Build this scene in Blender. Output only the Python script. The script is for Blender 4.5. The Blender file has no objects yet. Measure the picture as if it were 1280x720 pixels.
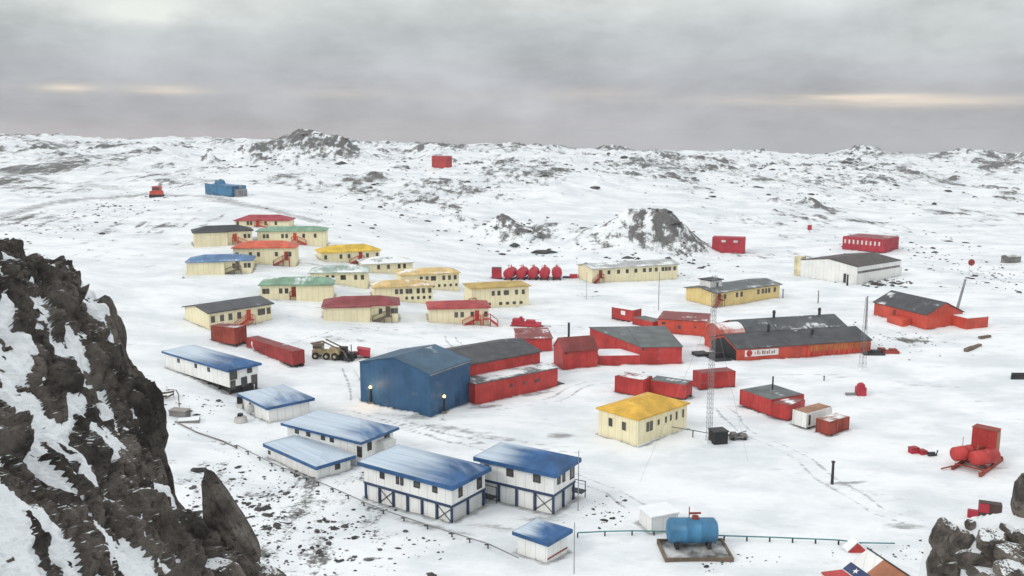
import bpy, math, random
import numpy as np
from mathutils import Vector
R = math.radians
random.seed(7)
scene = bpy.context.scene
COL = scene.collection

# ------------------------------------------------------------------ camera
CAMZ, PITCH, F = 42.0, R(9.5), 1165.0
CP, SP = math.cos(PITCH), math.sin(PITCH)
cam = bpy.data.cameras.new('camera'); camo = bpy.data.objects.new('camera', cam); COL.objects.link(camo)
camo.location = (0, 0, CAMZ); camo.rotation_euler = (R(90) - PITCH, 0, 0)
cam.sensor_width = 36; cam.lens = 36 * F / 1280; cam.clip_start = 0.3; cam.clip_end = 12000
scene.camera = camo

def ray(px, py):
    xn, yn = (px - 640) / F, (360 - py) / F
    return np.array([xn, CP + yn * SP, -SP + yn * CP])
def plane(p, z):
    d = ray(*p); t = (z - CAMZ) / d[2]
    return np.array([d[0] * t, d[1] * t, z])
def zat(P, py):                      # height above the point P that is seen at image row py
    yn = (360 - py) / F
    a = (-SP + yn * CP) / (CP + yn * SP)
    return CAMZ + P[1] * a

# ------------------------------------------------------------------ numpy noise
U = np.uint32
def hsh(ix, iy, s):
    with np.errstate(over='ignore'):
        n = ix.astype(np.int64).astype(U) * U(374761393) + iy.astype(np.int64).astype(U) * U(668265263) + U((s * 974711) & 0xffffffff)
        n = (n ^ (n >> U(13))) * U(1274126177)
        n = (n ^ (n >> U(15))) * U(2246822519)
        return ((n ^ (n >> U(16))).astype(np.float64)) / 4294967296.0
def vnoise(x, y, s=0):
    x = np.asarray(x, float); y = np.asarray(y, float)
    ix, iy = np.floor(x), np.floor(y); fx, fy = x - ix, y - iy
    fx = fx * fx * (3 - 2 * fx); fy = fy * fy * (3 - 2 * fy)
    a, b = hsh(ix, iy, s), hsh(ix + 1, iy, s); c, d = hsh(ix, iy + 1, s), hsh(ix + 1, iy + 1, s)
    return (a + (b - a) * fx) * (1 - fy) + (c + (d - c) * fx) * fy
def fbm(x, y, o=4, s=0, g=.5):
    t = 0; a = 1; n = 0
    for k in range(o):
        t = t + a * vnoise(x * 2 ** k + 17.3 * k, y * 2 ** k - 9.1 * k, s + k); n += a; a *= g
    return t / n
def blocks(x, y, s, tilt=1.0, k=22.0):       # angular blocks: each voronoi cell has its own height and tilt, edges a little worn
    ix, iy = np.floor(x), np.floor(y)
    best = np.full(x.shape, 9.0); sec = np.full(x.shape, 9.0); val = np.zeros(x.shape); ws = np.zeros(x.shape) + 1e-30
    for dx in (-1, 0, 1):
        for dy in (-1, 0, 1):
            cx, cy = ix + dx, iy + dy
            px, py = cx + hsh(cx, cy, s), cy + hsh(cx, cy, s + 1)
            d = np.hypot(x - px, y - py)
            v = hsh(cx, cy, s + 2) + tilt * ((hsh(cx, cy, s + 3) - .5) * (x - px) + (hsh(cx, cy, s + 4) - .5) * (y - py))
            w = np.exp(-k * d); val += w * v; ws += w
            m = d < best
            sec = np.where(m, best, np.minimum(sec, d)); best = np.where(m, d, best)
    return val / ws, sec - best
def sstep(a, b, x):
    t = np.clip((x - a) / (b - a), 0, 1); return t * t * (3 - 2 * t)

# ------------------------------------------------------------------ terrain
TY = [-40, 0, 30, 60, 85, 120, 160, 200, 240, 285, 330, 400, 470, 550, 650, 750, 850, 1000, 1300, 2600, 8000]
TU = [-.9, -.55, -.40, -.27, 0, .27, .55, .9]
TZ = [
 [34, 31, 24, 14, 9, 8, 9, 12, 14, 16, 18, 23, 27.5, 32, 36, 38.5, 39, 36, 20, -40, -300],
 [34, 30, 21, 10, 5, 4.5, 7, 10, 12, 14.5, 17, 22, 27, 32, 36, 38.2, 38.6, 35, 20, -40, -300],
 [32, 30, 18, 5, 1.5, 1, 3, 6, 9.5, 13.5, 16, 20, 25, 29.5, 33, 35.5, 36, 32, 15, -45, -300],
 [31, 30, 18, 4, 0, 0, 1, 4.5, 9, 13, 16, 20, 24, 28, 31, 33, 33, 28, 10, -50, -300],
 [31, 30, 18, 4, 0, 0, 0, 0, .4, 1.5, 4, 13, 21, 25, 27.3, 28.8, 28, 22, 0, -55, -300],
 [31, 30, 18, 4, 0, 0, 0, 0, 0, .2, 1.2, 5, 10, 14.5, 18.5, 21.8, 22.8, 16, -5, -60, -300],
 [31, 30, 18, 4, 0, 0, 0, 0, .3, 1.2, 2.5, 5, 8.5, 12, 15, 17.5, 18.3, 12, -10, -60, -300],
 [31, 30, 18, 5, 1, 0, 0, 0, .5, 1.5, 3, 6, 10, 13, 16, 18, 18.5, 12, -10, -60, -300]]
TZ = np.array(TZ)
def tb(x, y):
    u = x / np.maximum(y, 60.0)
    zs = [np.interp(y, TY, TZ[k]) for k in range(len(TU))]
    z = np.zeros_like(u)
    uc = np.clip(u, TU[0], TU[-1] - 1e-6)
    for k in range(len(TU) - 1):
        t = (uc - TU[k]) / (TU[k + 1] - TU[k])
        m = (t >= 0) & (t < 1)
        t2 = t * t * (3 - 2 * t) * .5 + t * .5
        z = np.where(m, zs[k] * (1 - t2) + zs[k + 1] * t2, z)
    return z
# bumps: x, y, rx, ry, height, roughness
def at_depth(px, py, y):
    d = ray(px, py); t = y / d[1]; return d[0] * t
BUMPS = []
def bump(px, y, rx, ry, h, rough, sharp=1.0): BUMPS.append((at_depth(px, 250, y), y, rx, ry, h, rough, sharp))
bump(378, 560, 54, 48, 15.5, 2.0, 1.35); bump(318, 545, 20, 24, 4.5, 1.6, 1.4); bump(430, 555, 24, 26, 4.5, 1.6, 1.4)
bump(788, 325, 30, 24, 12.0, 1.0, 1.5); bump(838, 322, 18, 18, 8.5, 1.3, 1.4)
bump(628, 335, 13, 15, 8.0, .9, 1.4); bump(662, 326, 11, 12, 3.6, .8); bump(700, 345, 18, 14, 3.0, .6)
bump(1075, 810, 30, 40, 6.5, 3.5); bump(1210, 820, 34, 40, 4.0, 3.0); bump(1275, 800, 20, 30, 3.0, 2.0); bump(540, 640, 25, 30, 4, 1.6); bump(770, 830, 40, 40, 4, 1.6); bump(940, 820, 50, 40, 3, 2)
bump(655, 660, 40, 30, 2.5, 2.0); bump(265, 520, 6.5, 8, 5.5, 1.6, 1.4)
bump(1010, 440, 7, 9, 2.6, 1.2); bump(968, 440, 6, 9, 1.8, 1.0); bump(575, 350, 10, 10, 2.5, .8); bump(470, 430, 14, 14, 3, .8); bump(700, 420, 26, 20, 3, .8); bump(560, 420, 22, 18, 3.5, .8)
def tsm(x, y):                      # the smooth lie of the land, used to stand things on
    x = np.asarray(x, float); y = np.asarray(y, float)
    e = 2 + 0.03 * np.maximum(y, 0)
    z = (tb(x, y - e) + tb(x, y) + tb(x, y + e)) / 3
    # snowy outcrop carrying the boulders at the lower right
    yw = y + 1.5 * np.sin(x * .9); xw = x - .35 * np.sin(y * 1.7)
    w = sstep(17.8, 19.3, xw) * sstep(41.5, 38.2, yw) * sstep(20, 30, y)
    z = z * (1 - w) + w * np.maximum(z, 23.1 + .85 * np.clip(x - 18.0, 0, 9) - .25 * np.clip(37 - y, 0, 8))
    fr_ = sstep(330, 480, y)
    z = z + fr_ * (fbm(x / 70, y / 85, 3, 5) - .5) * 11.0
    for bx, by, rx, ry, h, rg, sh in BUMPS:
        q = np.sqrt(((x - bx) / rx) ** 2 + ((y - by) / ry) ** 2)
        z = z + h * np.clip(1 - q, 0, 1) ** sh * (1.0 + .0 * q) if sh > 1.3 else z + h * np.exp(-2.0 * q * q)
    return z
def crags(x, y):                     # knobs of bare rock standing out of the far snow
    return sstep(.60, .76, fbm(x / 9, y / 13, 4, 611, .6) * .75 + .25 * fbm(x / 70, y / 70, 2, 617) + .02)
def tfull(x, y):
    z = tsm(x, y); far = sstep(300, 650, y)
    z = z + far * ((fbm(x / 22, y / 34, 5, 9, .58) - .5) * 6.5)
    z = z + far * crags(x, y) * 1.9
    z = z + (1 - far) * ((fbm(x / 14, y / 14, 4, 21) - .5) * .9)
    lf = sstep(-.15, -.4, x / np.maximum(y, 60)) * sstep(220, 320, y)
    z = z + lf * (fbm(x / 25, y / 25, 4, 44) - .5) * 3
    for bx, by, rx, ry, h, rg, sh in BUMPS:
        q = np.sqrt(((x - bx) / rx) ** 2 + ((y - by) / ry) ** 2)
        w = np.exp(-1.6 * q * q)
        z = z + w * rg * (1 - 2 * np.abs(fbm(x / (rx * .35), y / (ry * .35), 4, 31, .6) - .5) * 2.2)*.7
    return z
_t = np.geomspace(8, 2400, 3600)
def G(px, py):                       # where the sight line through a pixel meets the land
    d = ray(px, py); xs, ys, zs = d[0] * _t, d[1] * _t, CAMZ + d[2] * _t
    g = zs - tsm(xs, ys); m = g < 0
    i = int(np.argmax(m)) if m.any() else len(_t) - 1
    if i > 0: k = g[i - 1] / (g[i - 1] - g[i] + 1e-9); xs[i] = xs[i - 1] + (xs[i] - xs[i - 1]) * k; ys[i] = ys[i - 1] + (ys[i] - ys[i - 1]) * k
    return np.array([xs[i], ys[i], float(tsm(xs[i:i + 1], ys[i:i + 1])[0])])
def gz(x, y): return float(tfull(np.array([x]), np.array([y]))[0])

# ------------------------------------------------------------------ materials
def newmat(name):
    m = bpy.data.materials.new(name); m.use_nodes = True
    nt = m.node_tree; b = nt.nodes['Principled BSDF']; return m, nt, b
def nd(nt, t, **kw):
    n = nt.nodes.new(t)
    for k, v in kw.items():
        if k in n.inputs.keys(): n.inputs[k].default_value = v
        else: setattr(n, k, v)
    return n
def ln(nt, a, b): nt.links.new(a, b)
def noise(nt, vec, scale, detail=4, rough=.55):
    n = nd(nt, 'ShaderNodeTexNoise'); n.inputs['Scale'].default_value = scale
    n.inputs['Detail'].default_value = detail; n.inputs['Roughness'].default_value = rough
    if vec is not None: ln(nt, vec, n.inputs['Vector'])
    return n.outputs['Fac']
def mrange(nt, v, a, b, c=0, d=1, smooth=True):
    n = nd(nt, 'ShaderNodeMapRange')
    if smooth: n.interpolation_type = 'SMOOTHSTEP'
    n.inputs[1].default_value = a; n.inputs[2].default_value = b; n.inputs[3].default_value = c; n.inputs[4].default_value = d
    ln(nt, v, n.inputs[0]); return n.outputs[0]
def math2(nt, op, a, b):
    n = nd(nt, 'ShaderNodeMath', operation=op)
    for i, v in enumerate((a, b)):
        if isinstance(v, (int, float)): n.inputs[i].default_value = v
        else: ln(nt, v, n.inputs[i])
    return n.outputs[0]
def mix(nt, f, a, b):
    n = nd(nt, 'ShaderNodeMix', data_type='RGBA')
    if isinstance(f, (int, float)): n.inputs[0].default_value = f
    else: ln(nt, f, n.inputs[0])
    for i, v in ((6, a), (7, b)):
        if isinstance(v, tuple): n.inputs[i].default_value = (*v, 1)
        else: ln(nt, v, n.inputs[i])
    return n.outputs[2]
def mapping(nt, src, scale=(1, 1, 1), loc=(0, 0, 0), rot=(0, 0, 0)):
    m = nd(nt, 'ShaderNodeMapping'); m.inputs['Scale'].default_value = scale; m.inputs['Location'].default_value = loc; m.inputs['Rotation'].default_value = rot
    ln(nt, src, m.inputs[0]); return m.outputs[0]
def bumpn(nt, b, h, strength, dist):
    n = nd(nt, 'ShaderNodeBump'); n.inputs['Strength'].default_value = strength; n.inputs['Distance'].default_value = dist
    ln(nt, h, n.inputs['Height']); ln(nt, n.outputs[0], b.inputs['Normal'])
SNOW = (.83, .855, .86)
_mc = {}
def paint(name, c, rough=.6, var=.18, dirt=.25, snow=0.0, metal=0.0, seed=0.0, drift=False, joint=None):
    """weathered paint: blotchy tone, dirt streaks that run down, optional snow lying in patches"""
    key = (name, snow, seed)
    if key in _mc: return _mc[key]
    m, nt, b = newmat(name); tc = nd(nt, 'ShaderNodeTexCoord').outputs['Object']
    oi = nd(nt, 'ShaderNodeObjectInfo').outputs['Random']
    v = mapping(nt, tc, (1, 1, 1), (seed, seed * .7, 0))
    n1 = noise(nt, v, .35, 5, .6); n2 = noise(nt, mapping(nt, tc, (2.2, 2.2, .18), (seed, 3, 1)), 1.0, 4, .6)
    dk = tuple(x * (1 - 2.2 * var) for x in c); lt = tuple(min(.86, x * (1 + var) + .012) for x in c)
    col = mix(nt, mrange(nt, n1, .3, .7), dk, lt)
    col = mix(nt, mrange(nt, n2, .56, .75, 0, dirt), col, (.16, .12, .09))
    if joint:
        sj = nd(nt, 'ShaderNodeSeparateXYZ'); ln(nt, tc, sj.inputs[0])
        u = sj.outputs['X'] if joint < 0 else math2(nt, 'ADD', sj.outputs['X'], sj.outputs['Y'])
        u = math2(nt, 'FRACT', math2(nt, 'DIVIDE', u, abs(joint)), 0)
        ed = math2(nt, 'GREATER_THAN', u, .91)
        col = mix(nt, math2(nt, 'MULTIPLY', ed, .28), col, tuple(x * .35 for x in c))
        n5 = noise(nt, mapping(nt, tc, (.5, .5, .9), (seed, 8, 2)), 1.0, 3, .6)
        col = mix(nt, mrange(nt, n5, .58, .72, 0, .22), col, tuple(min(.85, x * .7 + .16) for x in c))
    if snow > 0:
        s1 = noise(nt, mapping(nt, tc, (.16, .28, .28), (seed * 3.1, seed * 1.7, 0)), 1.0, 4, .5)
        s2 = noise(nt, mapping(nt, tc, (1.6, .5, .5), (seed, 0, 0)), 1.0, 5, .6)
        s = math2(nt, 'ADD', math2(nt, 'MULTIPLY', s1, .72), math2(nt, 'MULTIPLY', s2, .28))
        g = nd(nt, 'ShaderNodeNewGeometry').outputs['Normal']
        sx = nd(nt, 'ShaderNodeSeparateXYZ'); ln(nt, g, sx.inputs[0])
        up = mrange(nt, sx.outputs['Z'], .55, .9)
        m_ = mrange(nt, s, .66 - .34 * snow, .78 - .34 * snow)
        if drift:      # wind has packed the snow towards one end and left streaks along the ridge
            ge = nd(nt, 'ShaderNodeTexCoord').outputs['Generated']; xg = nd(nt, 'ShaderNodeSeparateXYZ'); ln(nt, ge, xg.inputs[0])
            ns = math2(nt, 'MULTIPLY', math2(nt, 'SUBTRACT', noise(nt, mapping(nt, ge, (.9, 4, 1), (seed, 0, 0)), 1.4, 3, .5), .5), .9)
            m_ = mrange(nt, math2(nt, 'ADD', xg.outputs['X'], ns), snow + .30, snow - .34)
            m_ = math2(nt, 'MULTIPLY', m_, mrange(nt, noise(nt, mapping(nt, ge, (1.0, 22, 1), (seed, 2, 0)), 1.0, 4, .6), .28, .62, .74, 1))
            m_ = math2(nt, 'MULTIPLY', m_, mrange(nt, xg.outputs['X'], -.01, .05))
            m_ = math2(nt, 'MULTIPLY', m_, .80)
        f = math2(nt, 'MULTIPLY', m_, up)
        col = mix(nt, math2(nt, 'MULTIPLY', f, .93), col, (.68, .77, .82) if drift else SNOW)
    ln(nt, col, b.inputs['Base Color']); b.inputs['Roughness'].default_value = rough; b.inputs['Metallic'].default_value = metal
    b.inputs['Specular IOR Level'].default_value = .35
    bumpn(nt, b, noise(nt, tc, 3.0, 4), .25, .05)
    _mc[key] = m; return m

def rockcol(nt, tc, sc=1.0):
    n1 = noise(nt, tc, .55 * sc, 6, .65); n2 = noise(nt, tc, 3.5 * sc, 5, .7)
    c = mix(nt, mrange(nt, n1, .35, .66), (.062, .054, .048), (.225, .198, .172))
    c = mix(nt, mrange(nt, n2, .50, .68, 0, .75), c, (.024, .02, .019))
    n3 = noise(nt, tc, 1.4 * sc, 4, .6)
    return mix(nt, mrange(nt, n3, .60, .74, 0, .5), c, (.17, .155, .125))

def terrain_mat():
    m, nt, b = newmat('snowfield'); tc = nd(nt, 'ShaderNodeTexCoord').outputs['Object']
    at = nd(nt, 'ShaderNodeAttribute', attribute_name='rocky').outputs['Fac']
    dt = nd(nt, 'ShaderNodeAttribute', attribute_name='trodden_and_shade').outputs['Fac']
    v = mapping(nt, tc, (.62, 1.0, .35), rot=(0, 0, .35))
    n0 = noise(nt, v, .035, 9, .66); n1 = noise(nt, v, .30, 7, .7); n2 = noise(nt, mapping(nt, tc, (.9, 1.2, .6)), 2.2, 4, .65)
    n3 = noise(nt, mapping(nt, tc, (.75, .16, .9), rot=(0, 0, .12)), .42, 6, .7)
    s = math2(nt, 'ADD', math2(nt, 'MULTIPLY', n0, .12), math2(nt, 'MULTIPLY', n1, .28))
    s = math2(nt, 'ADD', s, math2(nt, 'MULTIPLY', n3, .36)); s = math2(nt, 'ADD', s, math2(nt, 'MULTIPLY', n2, .24))
    s = math2(nt, 'ADD', s, at)
    f = mrange(nt, s, .580, .640)
    rk = mix(nt, mrange(nt, n2, .35, .65), (.050, .049, .047), (.14, .135, .125))
    sn = mix(nt, mrange(nt, noise(nt, v, .11, 7, .65), .34, .62), (.66, .70, .72), (.84, .86, .865))
    sn = mix(nt, mrange(nt, n1, .53, .72, 0, .40), sn, (.52, .535, .54))
    # trodden snow: grey slush in streaks; also painted shade at walls and tank sledge
    tr = math2(nt, 'ADD', math2(nt, 'MULTIPLY', noise(nt, mapping(nt, tc, (.55, 1.0, .5), rot=(0, 0, -.5)), .8, 6, .7), 1.0), math2(nt, 'SUBTRACT', dt, 1.0))
    sn = mix(nt, mrange(nt, tr, .26, .60, 0, .8), sn, (.21, .205, .20))
    ln(nt, mix(nt, math2(nt, 'MULTIPLY', f, .95), sn, rk), b.inputs['Base Color'])
    b.inputs['Roughness'].default_value = .85; b.inputs['Specular IOR Level'].default_value = .2
    hgt = math2(nt, 'ADD', math2(nt, 'MULTIPLY', f, .4), n1)
    bumpn(nt, b, hgt, .55, .5)
    return m
def crag_mat():
    m, nt, b = newmat('crag_rock'); tc = nd(nt, 'ShaderNodeTexCoord').outputs['Object']
    sa = nd(nt, 'ShaderNodeAttribute', attribute_name='snow').outputs['Fac']
    n = noise(nt, tc, 2.6, 5, .65)
    nz = nd(nt, 'ShaderNodeSeparateXYZ'); ln(nt, nd(nt, 'ShaderNodeNewGeometry').outputs['Normal'], nz.inputs[0])
    led = math2(nt, 'ADD', mrange(nt, nz.outputs['Z'], .74, .98, 0, .40, False), math2(nt, 'MULTIPLY', noise(nt, tc, 1.9, 6, .7), .62))
    led = mrange(nt, led, .66, .72)
    f = mrange(nt, math2(nt, 'ADD', sa, math2(nt, 'MULTIPLY', math2(nt, 'SUBTRACT', n, .5), .5)), .44, .54)
    f = math2(nt, 'MAXIMUM', f, led)
    ln(nt, mix(nt, f, rockcol(nt, tc), (.80, .83, .84)), b.inputs['Base Color'])
    b.inputs['Roughness'].default_value = .88; b.inputs['Specular IOR Level'].default_value = .2
    rb = math2(nt, 'MULTIPLY', math2(nt, 'ADD', noise(nt, tc, 2.2, 8, .72), math2(nt, 'MULTIPLY', noise(nt, tc, 9, 5, .7), .3)), math2(nt, 'SUBTRACT', 1.15, f))
    bumpn(nt, b, rb, .9, .35)
    return m
def boulder_mat():
    m, nt, b = newmat('boulder_rock'); tc = nd(nt, 'ShaderNodeTexCoord').outputs['Object']
    nz = nd(nt, 'ShaderNodeSeparateXYZ'); ln(nt, nd(nt, 'ShaderNodeNewGeometry').outputs['Normal'], nz.inputs[0])
    f = math2(nt, 'ADD', mrange(nt, nz.outputs['Z'], .6, 1, 0, .45), math2(nt, 'MULTIPLY', noise(nt, tc, 1.1, 5, .6), .6))
    f = mrange(nt, f, .62, .70)
    ln(nt, mix(nt, f, rockcol(nt, tc, 1.2), (.80, .83, .84)), b.inputs['Base Color'])
    b.inputs['Roughness'].default_value = .88; b.inputs['Specular IOR Level'].default_value = .2
    bumpn(nt, b, noise(nt, tc, 3.2, 8, .7), .8, .25)
    return m
def glass_mat():
    m, nt, b = newmat('window_glass'); tc = nd(nt, 'ShaderNodeTexCoord').outputs['Object']
    oi = nd(nt, 'ShaderNodeObjectInfo').outputs['Random']
    col = mix(nt, oi, (.018, .02, .024), (.085, .08, .07))
    ln(nt, mix(nt, mrange(nt, noise(nt, tc, 1.5), .4, .7, 0, .4), col, (.12, .11, .09)), b.inputs['Base Color'])
    b.inputs['Roughness'].default_value = .12; b.inputs['Specular IOR Level'].default_value = .5
    return m
def emit_mat(name, c, s):
    m, nt, b = newmat(name); b.inputs['Base Color'].default_value = (*c, 1)
    b.inputs['Emission Color'].default_value = (*c, 1); b.inputs['Emission Strength'].default_value = s; return m

M = dict(
 cream=paint('cream_cladding', (.84, .75, .50), .6, .04, .08, joint=1.25), ochre=paint('ochre_cladding', (.74, .57, .24), .6, .06, .15, joint=1.25),
 white=paint('white_cladding', (.80, .80, .77), .55, .04, .12, joint=1.25), lowwhite=paint('pale_panel', (.60, .61, .59), .6, .07, .25),
 red=paint('red_cladding', (.46, .035, .03), .5, .12, .25, joint=1.25), orange=paint('orange_red_cladding', (.56, .066, .035), .5, .1, .2, joint=1.25),
 crimson=paint('crimson_cladding', (.43, .02, .04), .5, .1, .2), darkred=paint('dull_red_cladding', (.33, .035, .032), .6, .14, .3),
 rust=paint('rust_red_steel', (.30, .045, .025), .65, .15, .4), blue=paint('blue_steel', (.020, .086, .185), .5, .07, .12, joint=1.0),
 blueband=paint('blue_trim', (.022, .045, .11), .5, .1, .15), dark=paint('dark_steel', (.03, .03, .033), .6, .15, .2),
 black=paint('black_paint_and_shade', (.012, .012, .013), .6, .1, .1), grey=paint('grey_metal', (.26, .26, .265), .5, .15, .2),
 wood=paint('weathered_wood', (.17, .125, .085), .8, .2, .3), brown=paint('brown_panel', (.36, .14, .07), .6, .1, .2),
 teal=paint('teal_pipe_paint', (.06, .22, .24), .6, .15, .3), tank=paint('blue_tank_paint', (.05, .20, .36), .45, .15, .3, .35),
 cloth=paint('flag_blue', (.03, .05, .13), .6, .1, .1), stone=paint('grey_stone', (.2, .19, .18), .9, .2, .3),
 yellowm=paint('machine_yellow', (.42, .33, .18), .75, .25, .8, .25), glass=glass_mat(), snow=None,
 mast=paint('galvanised_steel', (.22, .22, .225), .5, .1, .15), lamp=emit_mat('lit_lamp', (1.0, .66, .28), 2.6))
_m, _nt, _b = newmat('snow_cap'); _tc = nd(_nt, 'ShaderNodeTexCoord').outputs['Object']
ln(_nt, mix(_nt, mrange(_nt, noise(_nt, _tc, .6, 5), .3, .7), (.78, .81, .82), (.85, .865, .87)), _b.inputs['Base Color'])
_b.inputs['Roughness'].default_value = .85; bumpn(_nt, _b, noise(_nt, _tc, 1.2, 5), .4, .15); M['snow'] = _m
def roofm(kind, snow=.0, seed=0.0):
    c = dict(blue=(.022, .098, .25), grey=(.075, .08, .085), dgrey=(.05, .053, .058), red=(.42, .035, .035), orange=(.62, .105, .045),
             crimson=(.36, .025, .04), wine=(.25, .03, .035), green=(.20, .36, .24), pale=(.36, .46, .40), lblue=(.09, .20, .38), yellow=(.72, .48, .03), amber=(.72, .42, .04),
             mustard=(.50, .34, .085), tan=(.70, .50, .20), black=(.022, .025, .028), brown=(.045, .032, .024), darkred=(.23, .04, .035),
             lgrey=(.42, .43, .42), slate=(.11, .125, .125), rustbrown=(.36, .17, .09))[kind]
    return paint('roof_' + kind, c, .55, .14, .22, snow, 0, seed, kind == 'blue', -.9)

# ------------------------------------------------------------------ mesh helpers
class MB:
    def __init__(s): s.v = []; s.f = []; s.mi = []
    def add(s, vs, fs, mi=0):
        o = len(s.v); s.v += [tuple(map(float, p)) for p in vs]; s.f += [tuple(o + i for i in f) for f in fs]; s.mi += [mi] * len(fs); return s
    def box(s, x0, x1, y0, y1, z0, z1, mi=0):
        return s.hexa([(x0, y0, z0), (x1, y0, z0), (x1, y1, z0), (x0, y1, z0), (x0, y0, z1), (x1, y0, z1), (x1, y1, z1), (x0, y1, z1)], mi)
    def hexa(s, p, mi=0): return s.add(p, [(3, 2, 1, 0), (4, 5, 6, 7), (0, 1, 5, 4), (1, 2, 6, 5), (2, 3, 7, 6), (3, 0, 4, 7)], mi)
    def prism(s, poly, axis, a, b, mi=0):    # poly: 2-D points; axis 'x' -> (y,z) section, 'y' -> (x,z) section, 'z' -> (x,y)
        P = {'x': lambda p, t: (t, p[0], p[1]), 'y': lambda p, t: (p[0], t, p[1]), 'z': lambda p, t: (p[0], p[1], t)}[axis]
        n = len(poly)
        return s.add([P(p, a) for p in poly] + [P(p, b) for p in poly],
                     [tuple(range(n))[::-1], tuple(range(n, 2 * n))] + [(i, (i + 1) % n, n + (i + 1) % n, n + i) for i in range(n)], mi)
    def tube(s, p, q, r, n=6, r2=None, mi=0):
        p, q = Vector(p), Vector(q); d = (q - p).normalized(); r2 = r if r2 is None else r2
        a = d.orthogonal().normalized(); b = d.cross(a)
        vs = [p + (a * math.cos(2 * math.pi * k / n) + b * math.sin(2 * math.pi * k / n)) * r for k in range(n)]
        vs += [q + (a * math.cos(2 * math.pi * k / n) + b * math.sin(2 * math.pi * k / n)) * r2 for k in range(n)]
        return s.add([tuple(v) for v in vs], [tuple(range(n))[::-1], tuple(range(n, 2 * n))] + [(k, (k + 1) % n, n + (k + 1) % n, n + k) for k in range(n)], mi)
    def mesh(s, name, mats):
        me = bpy.data.meshes.new(name); me.from_pydata(s.v, [], s.f)
        for m in mats if isinstance(mats, (list, tuple)) else [mats]: me.materials.append(m)
        me.polygons.foreach_set('material_index', s.mi)
        import bmesh
        bm = bmesh.new(); bm.from_mesh(me); bmesh.ops.recalc_face_normals(bm, faces=bm.faces); bm.to_mesh(me); bm.free()
        me.update(); return me
    def build(s, name, mats, parent=None, smooth=False):
        me = s.mesh(name, mats)
        if smooth: me.polygons.foreach_set('use_smooth', [True] * len(me.polygons))
        return link(name, me, parent)
def link(name, me, parent=None, loc=(0, 0, 0), rz=0):
    o = bpy.data.objects.new(name, me); COL.objects.link(o); o.parent = parent; o.location = loc; o.rotation_euler.z = rz; return o
def tag(o, label, cat, group=None):
    o['label'] = label; o['category'] = cat
    if group: o['group'] = group
    return o
def empty(name, label, cat, loc, rz=0, group=None):
    o = bpy.data.objects.new(name, None); COL.objects.link(o); o.location = loc; o.rotation_euler.z = rz; o.empty_display_size = .5
    return tag(o, label, cat, group)
_cache = {}
def cached(key, fn):
    if key not in _cache: _cache[key] = fn()
    return _cache[key]

# ------------------------------------------------------------------ building frame
class Fr: pass
FOOT = []
def frame(A, B, z0=None):
    fr = Fr()
    if z0 is None: z0 = G((A[0] + B[0]) / 2, (A[1] + B[1]) / 2)[2]
    a, b = plane(A, z0), plane(B, z0); d = b - a; fr.L = float(np.hypot(d[0], d[1])); fr.ex = d / fr.L
    fr.n = np.array([-fr.ex[1], fr.ex[0], 0]); fr.a = a; fr.z0 = float(z0); fr.rz = math.atan2(fr.ex[1], fr.ex[0])
    fr.dep = lambda C, z=None: float(np.dot(plane(C, fr.z0 if z is None else z) - fr.a, fr.n))
    fr.xof = lambda C, z=None: float(np.dot(plane(C, fr.z0 if z is None else z) - fr.a, fr.ex))
    fr.pt = lambda x, y: fr.a + fr.ex * x + fr.n * y
    fr.h = lambda py, x=0, y=0: float(zat(fr.pt(x, y), py) - fr.z0)
    return fr
def wmesh(w, h, fr_):
    def mk():
        mb = MB(); mb.box(-w / 2, w / 2, -.05, .05, -h / 2, h / 2); return mb.mesh('window', M['glass'])
    return cached(('w', w, h), mk)
def fmesh(w, h, m):
    def mk():
        mb = MB(); t = .09
        mb.box(-w / 2 - t, w / 2 + t, -.08, .04, h / 2, h / 2 + t); mb.box(-w / 2 - t, w / 2 + t, -.10, .04, -h / 2 - t, -h / 2)
        mb.box(-w / 2 - t, -w / 2, -.08, .04, -h / 2, h / 2); mb.box(w / 2, w / 2 + t, -.08, .04, -h / 2, h / 2)
        if w > .8: mb.box(-.03, .03, -.075, .04, -h / 2, h / 2)
        return mb.mesh('frame', M[m])
    return cached(('f', w, h, m), mk)
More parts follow.
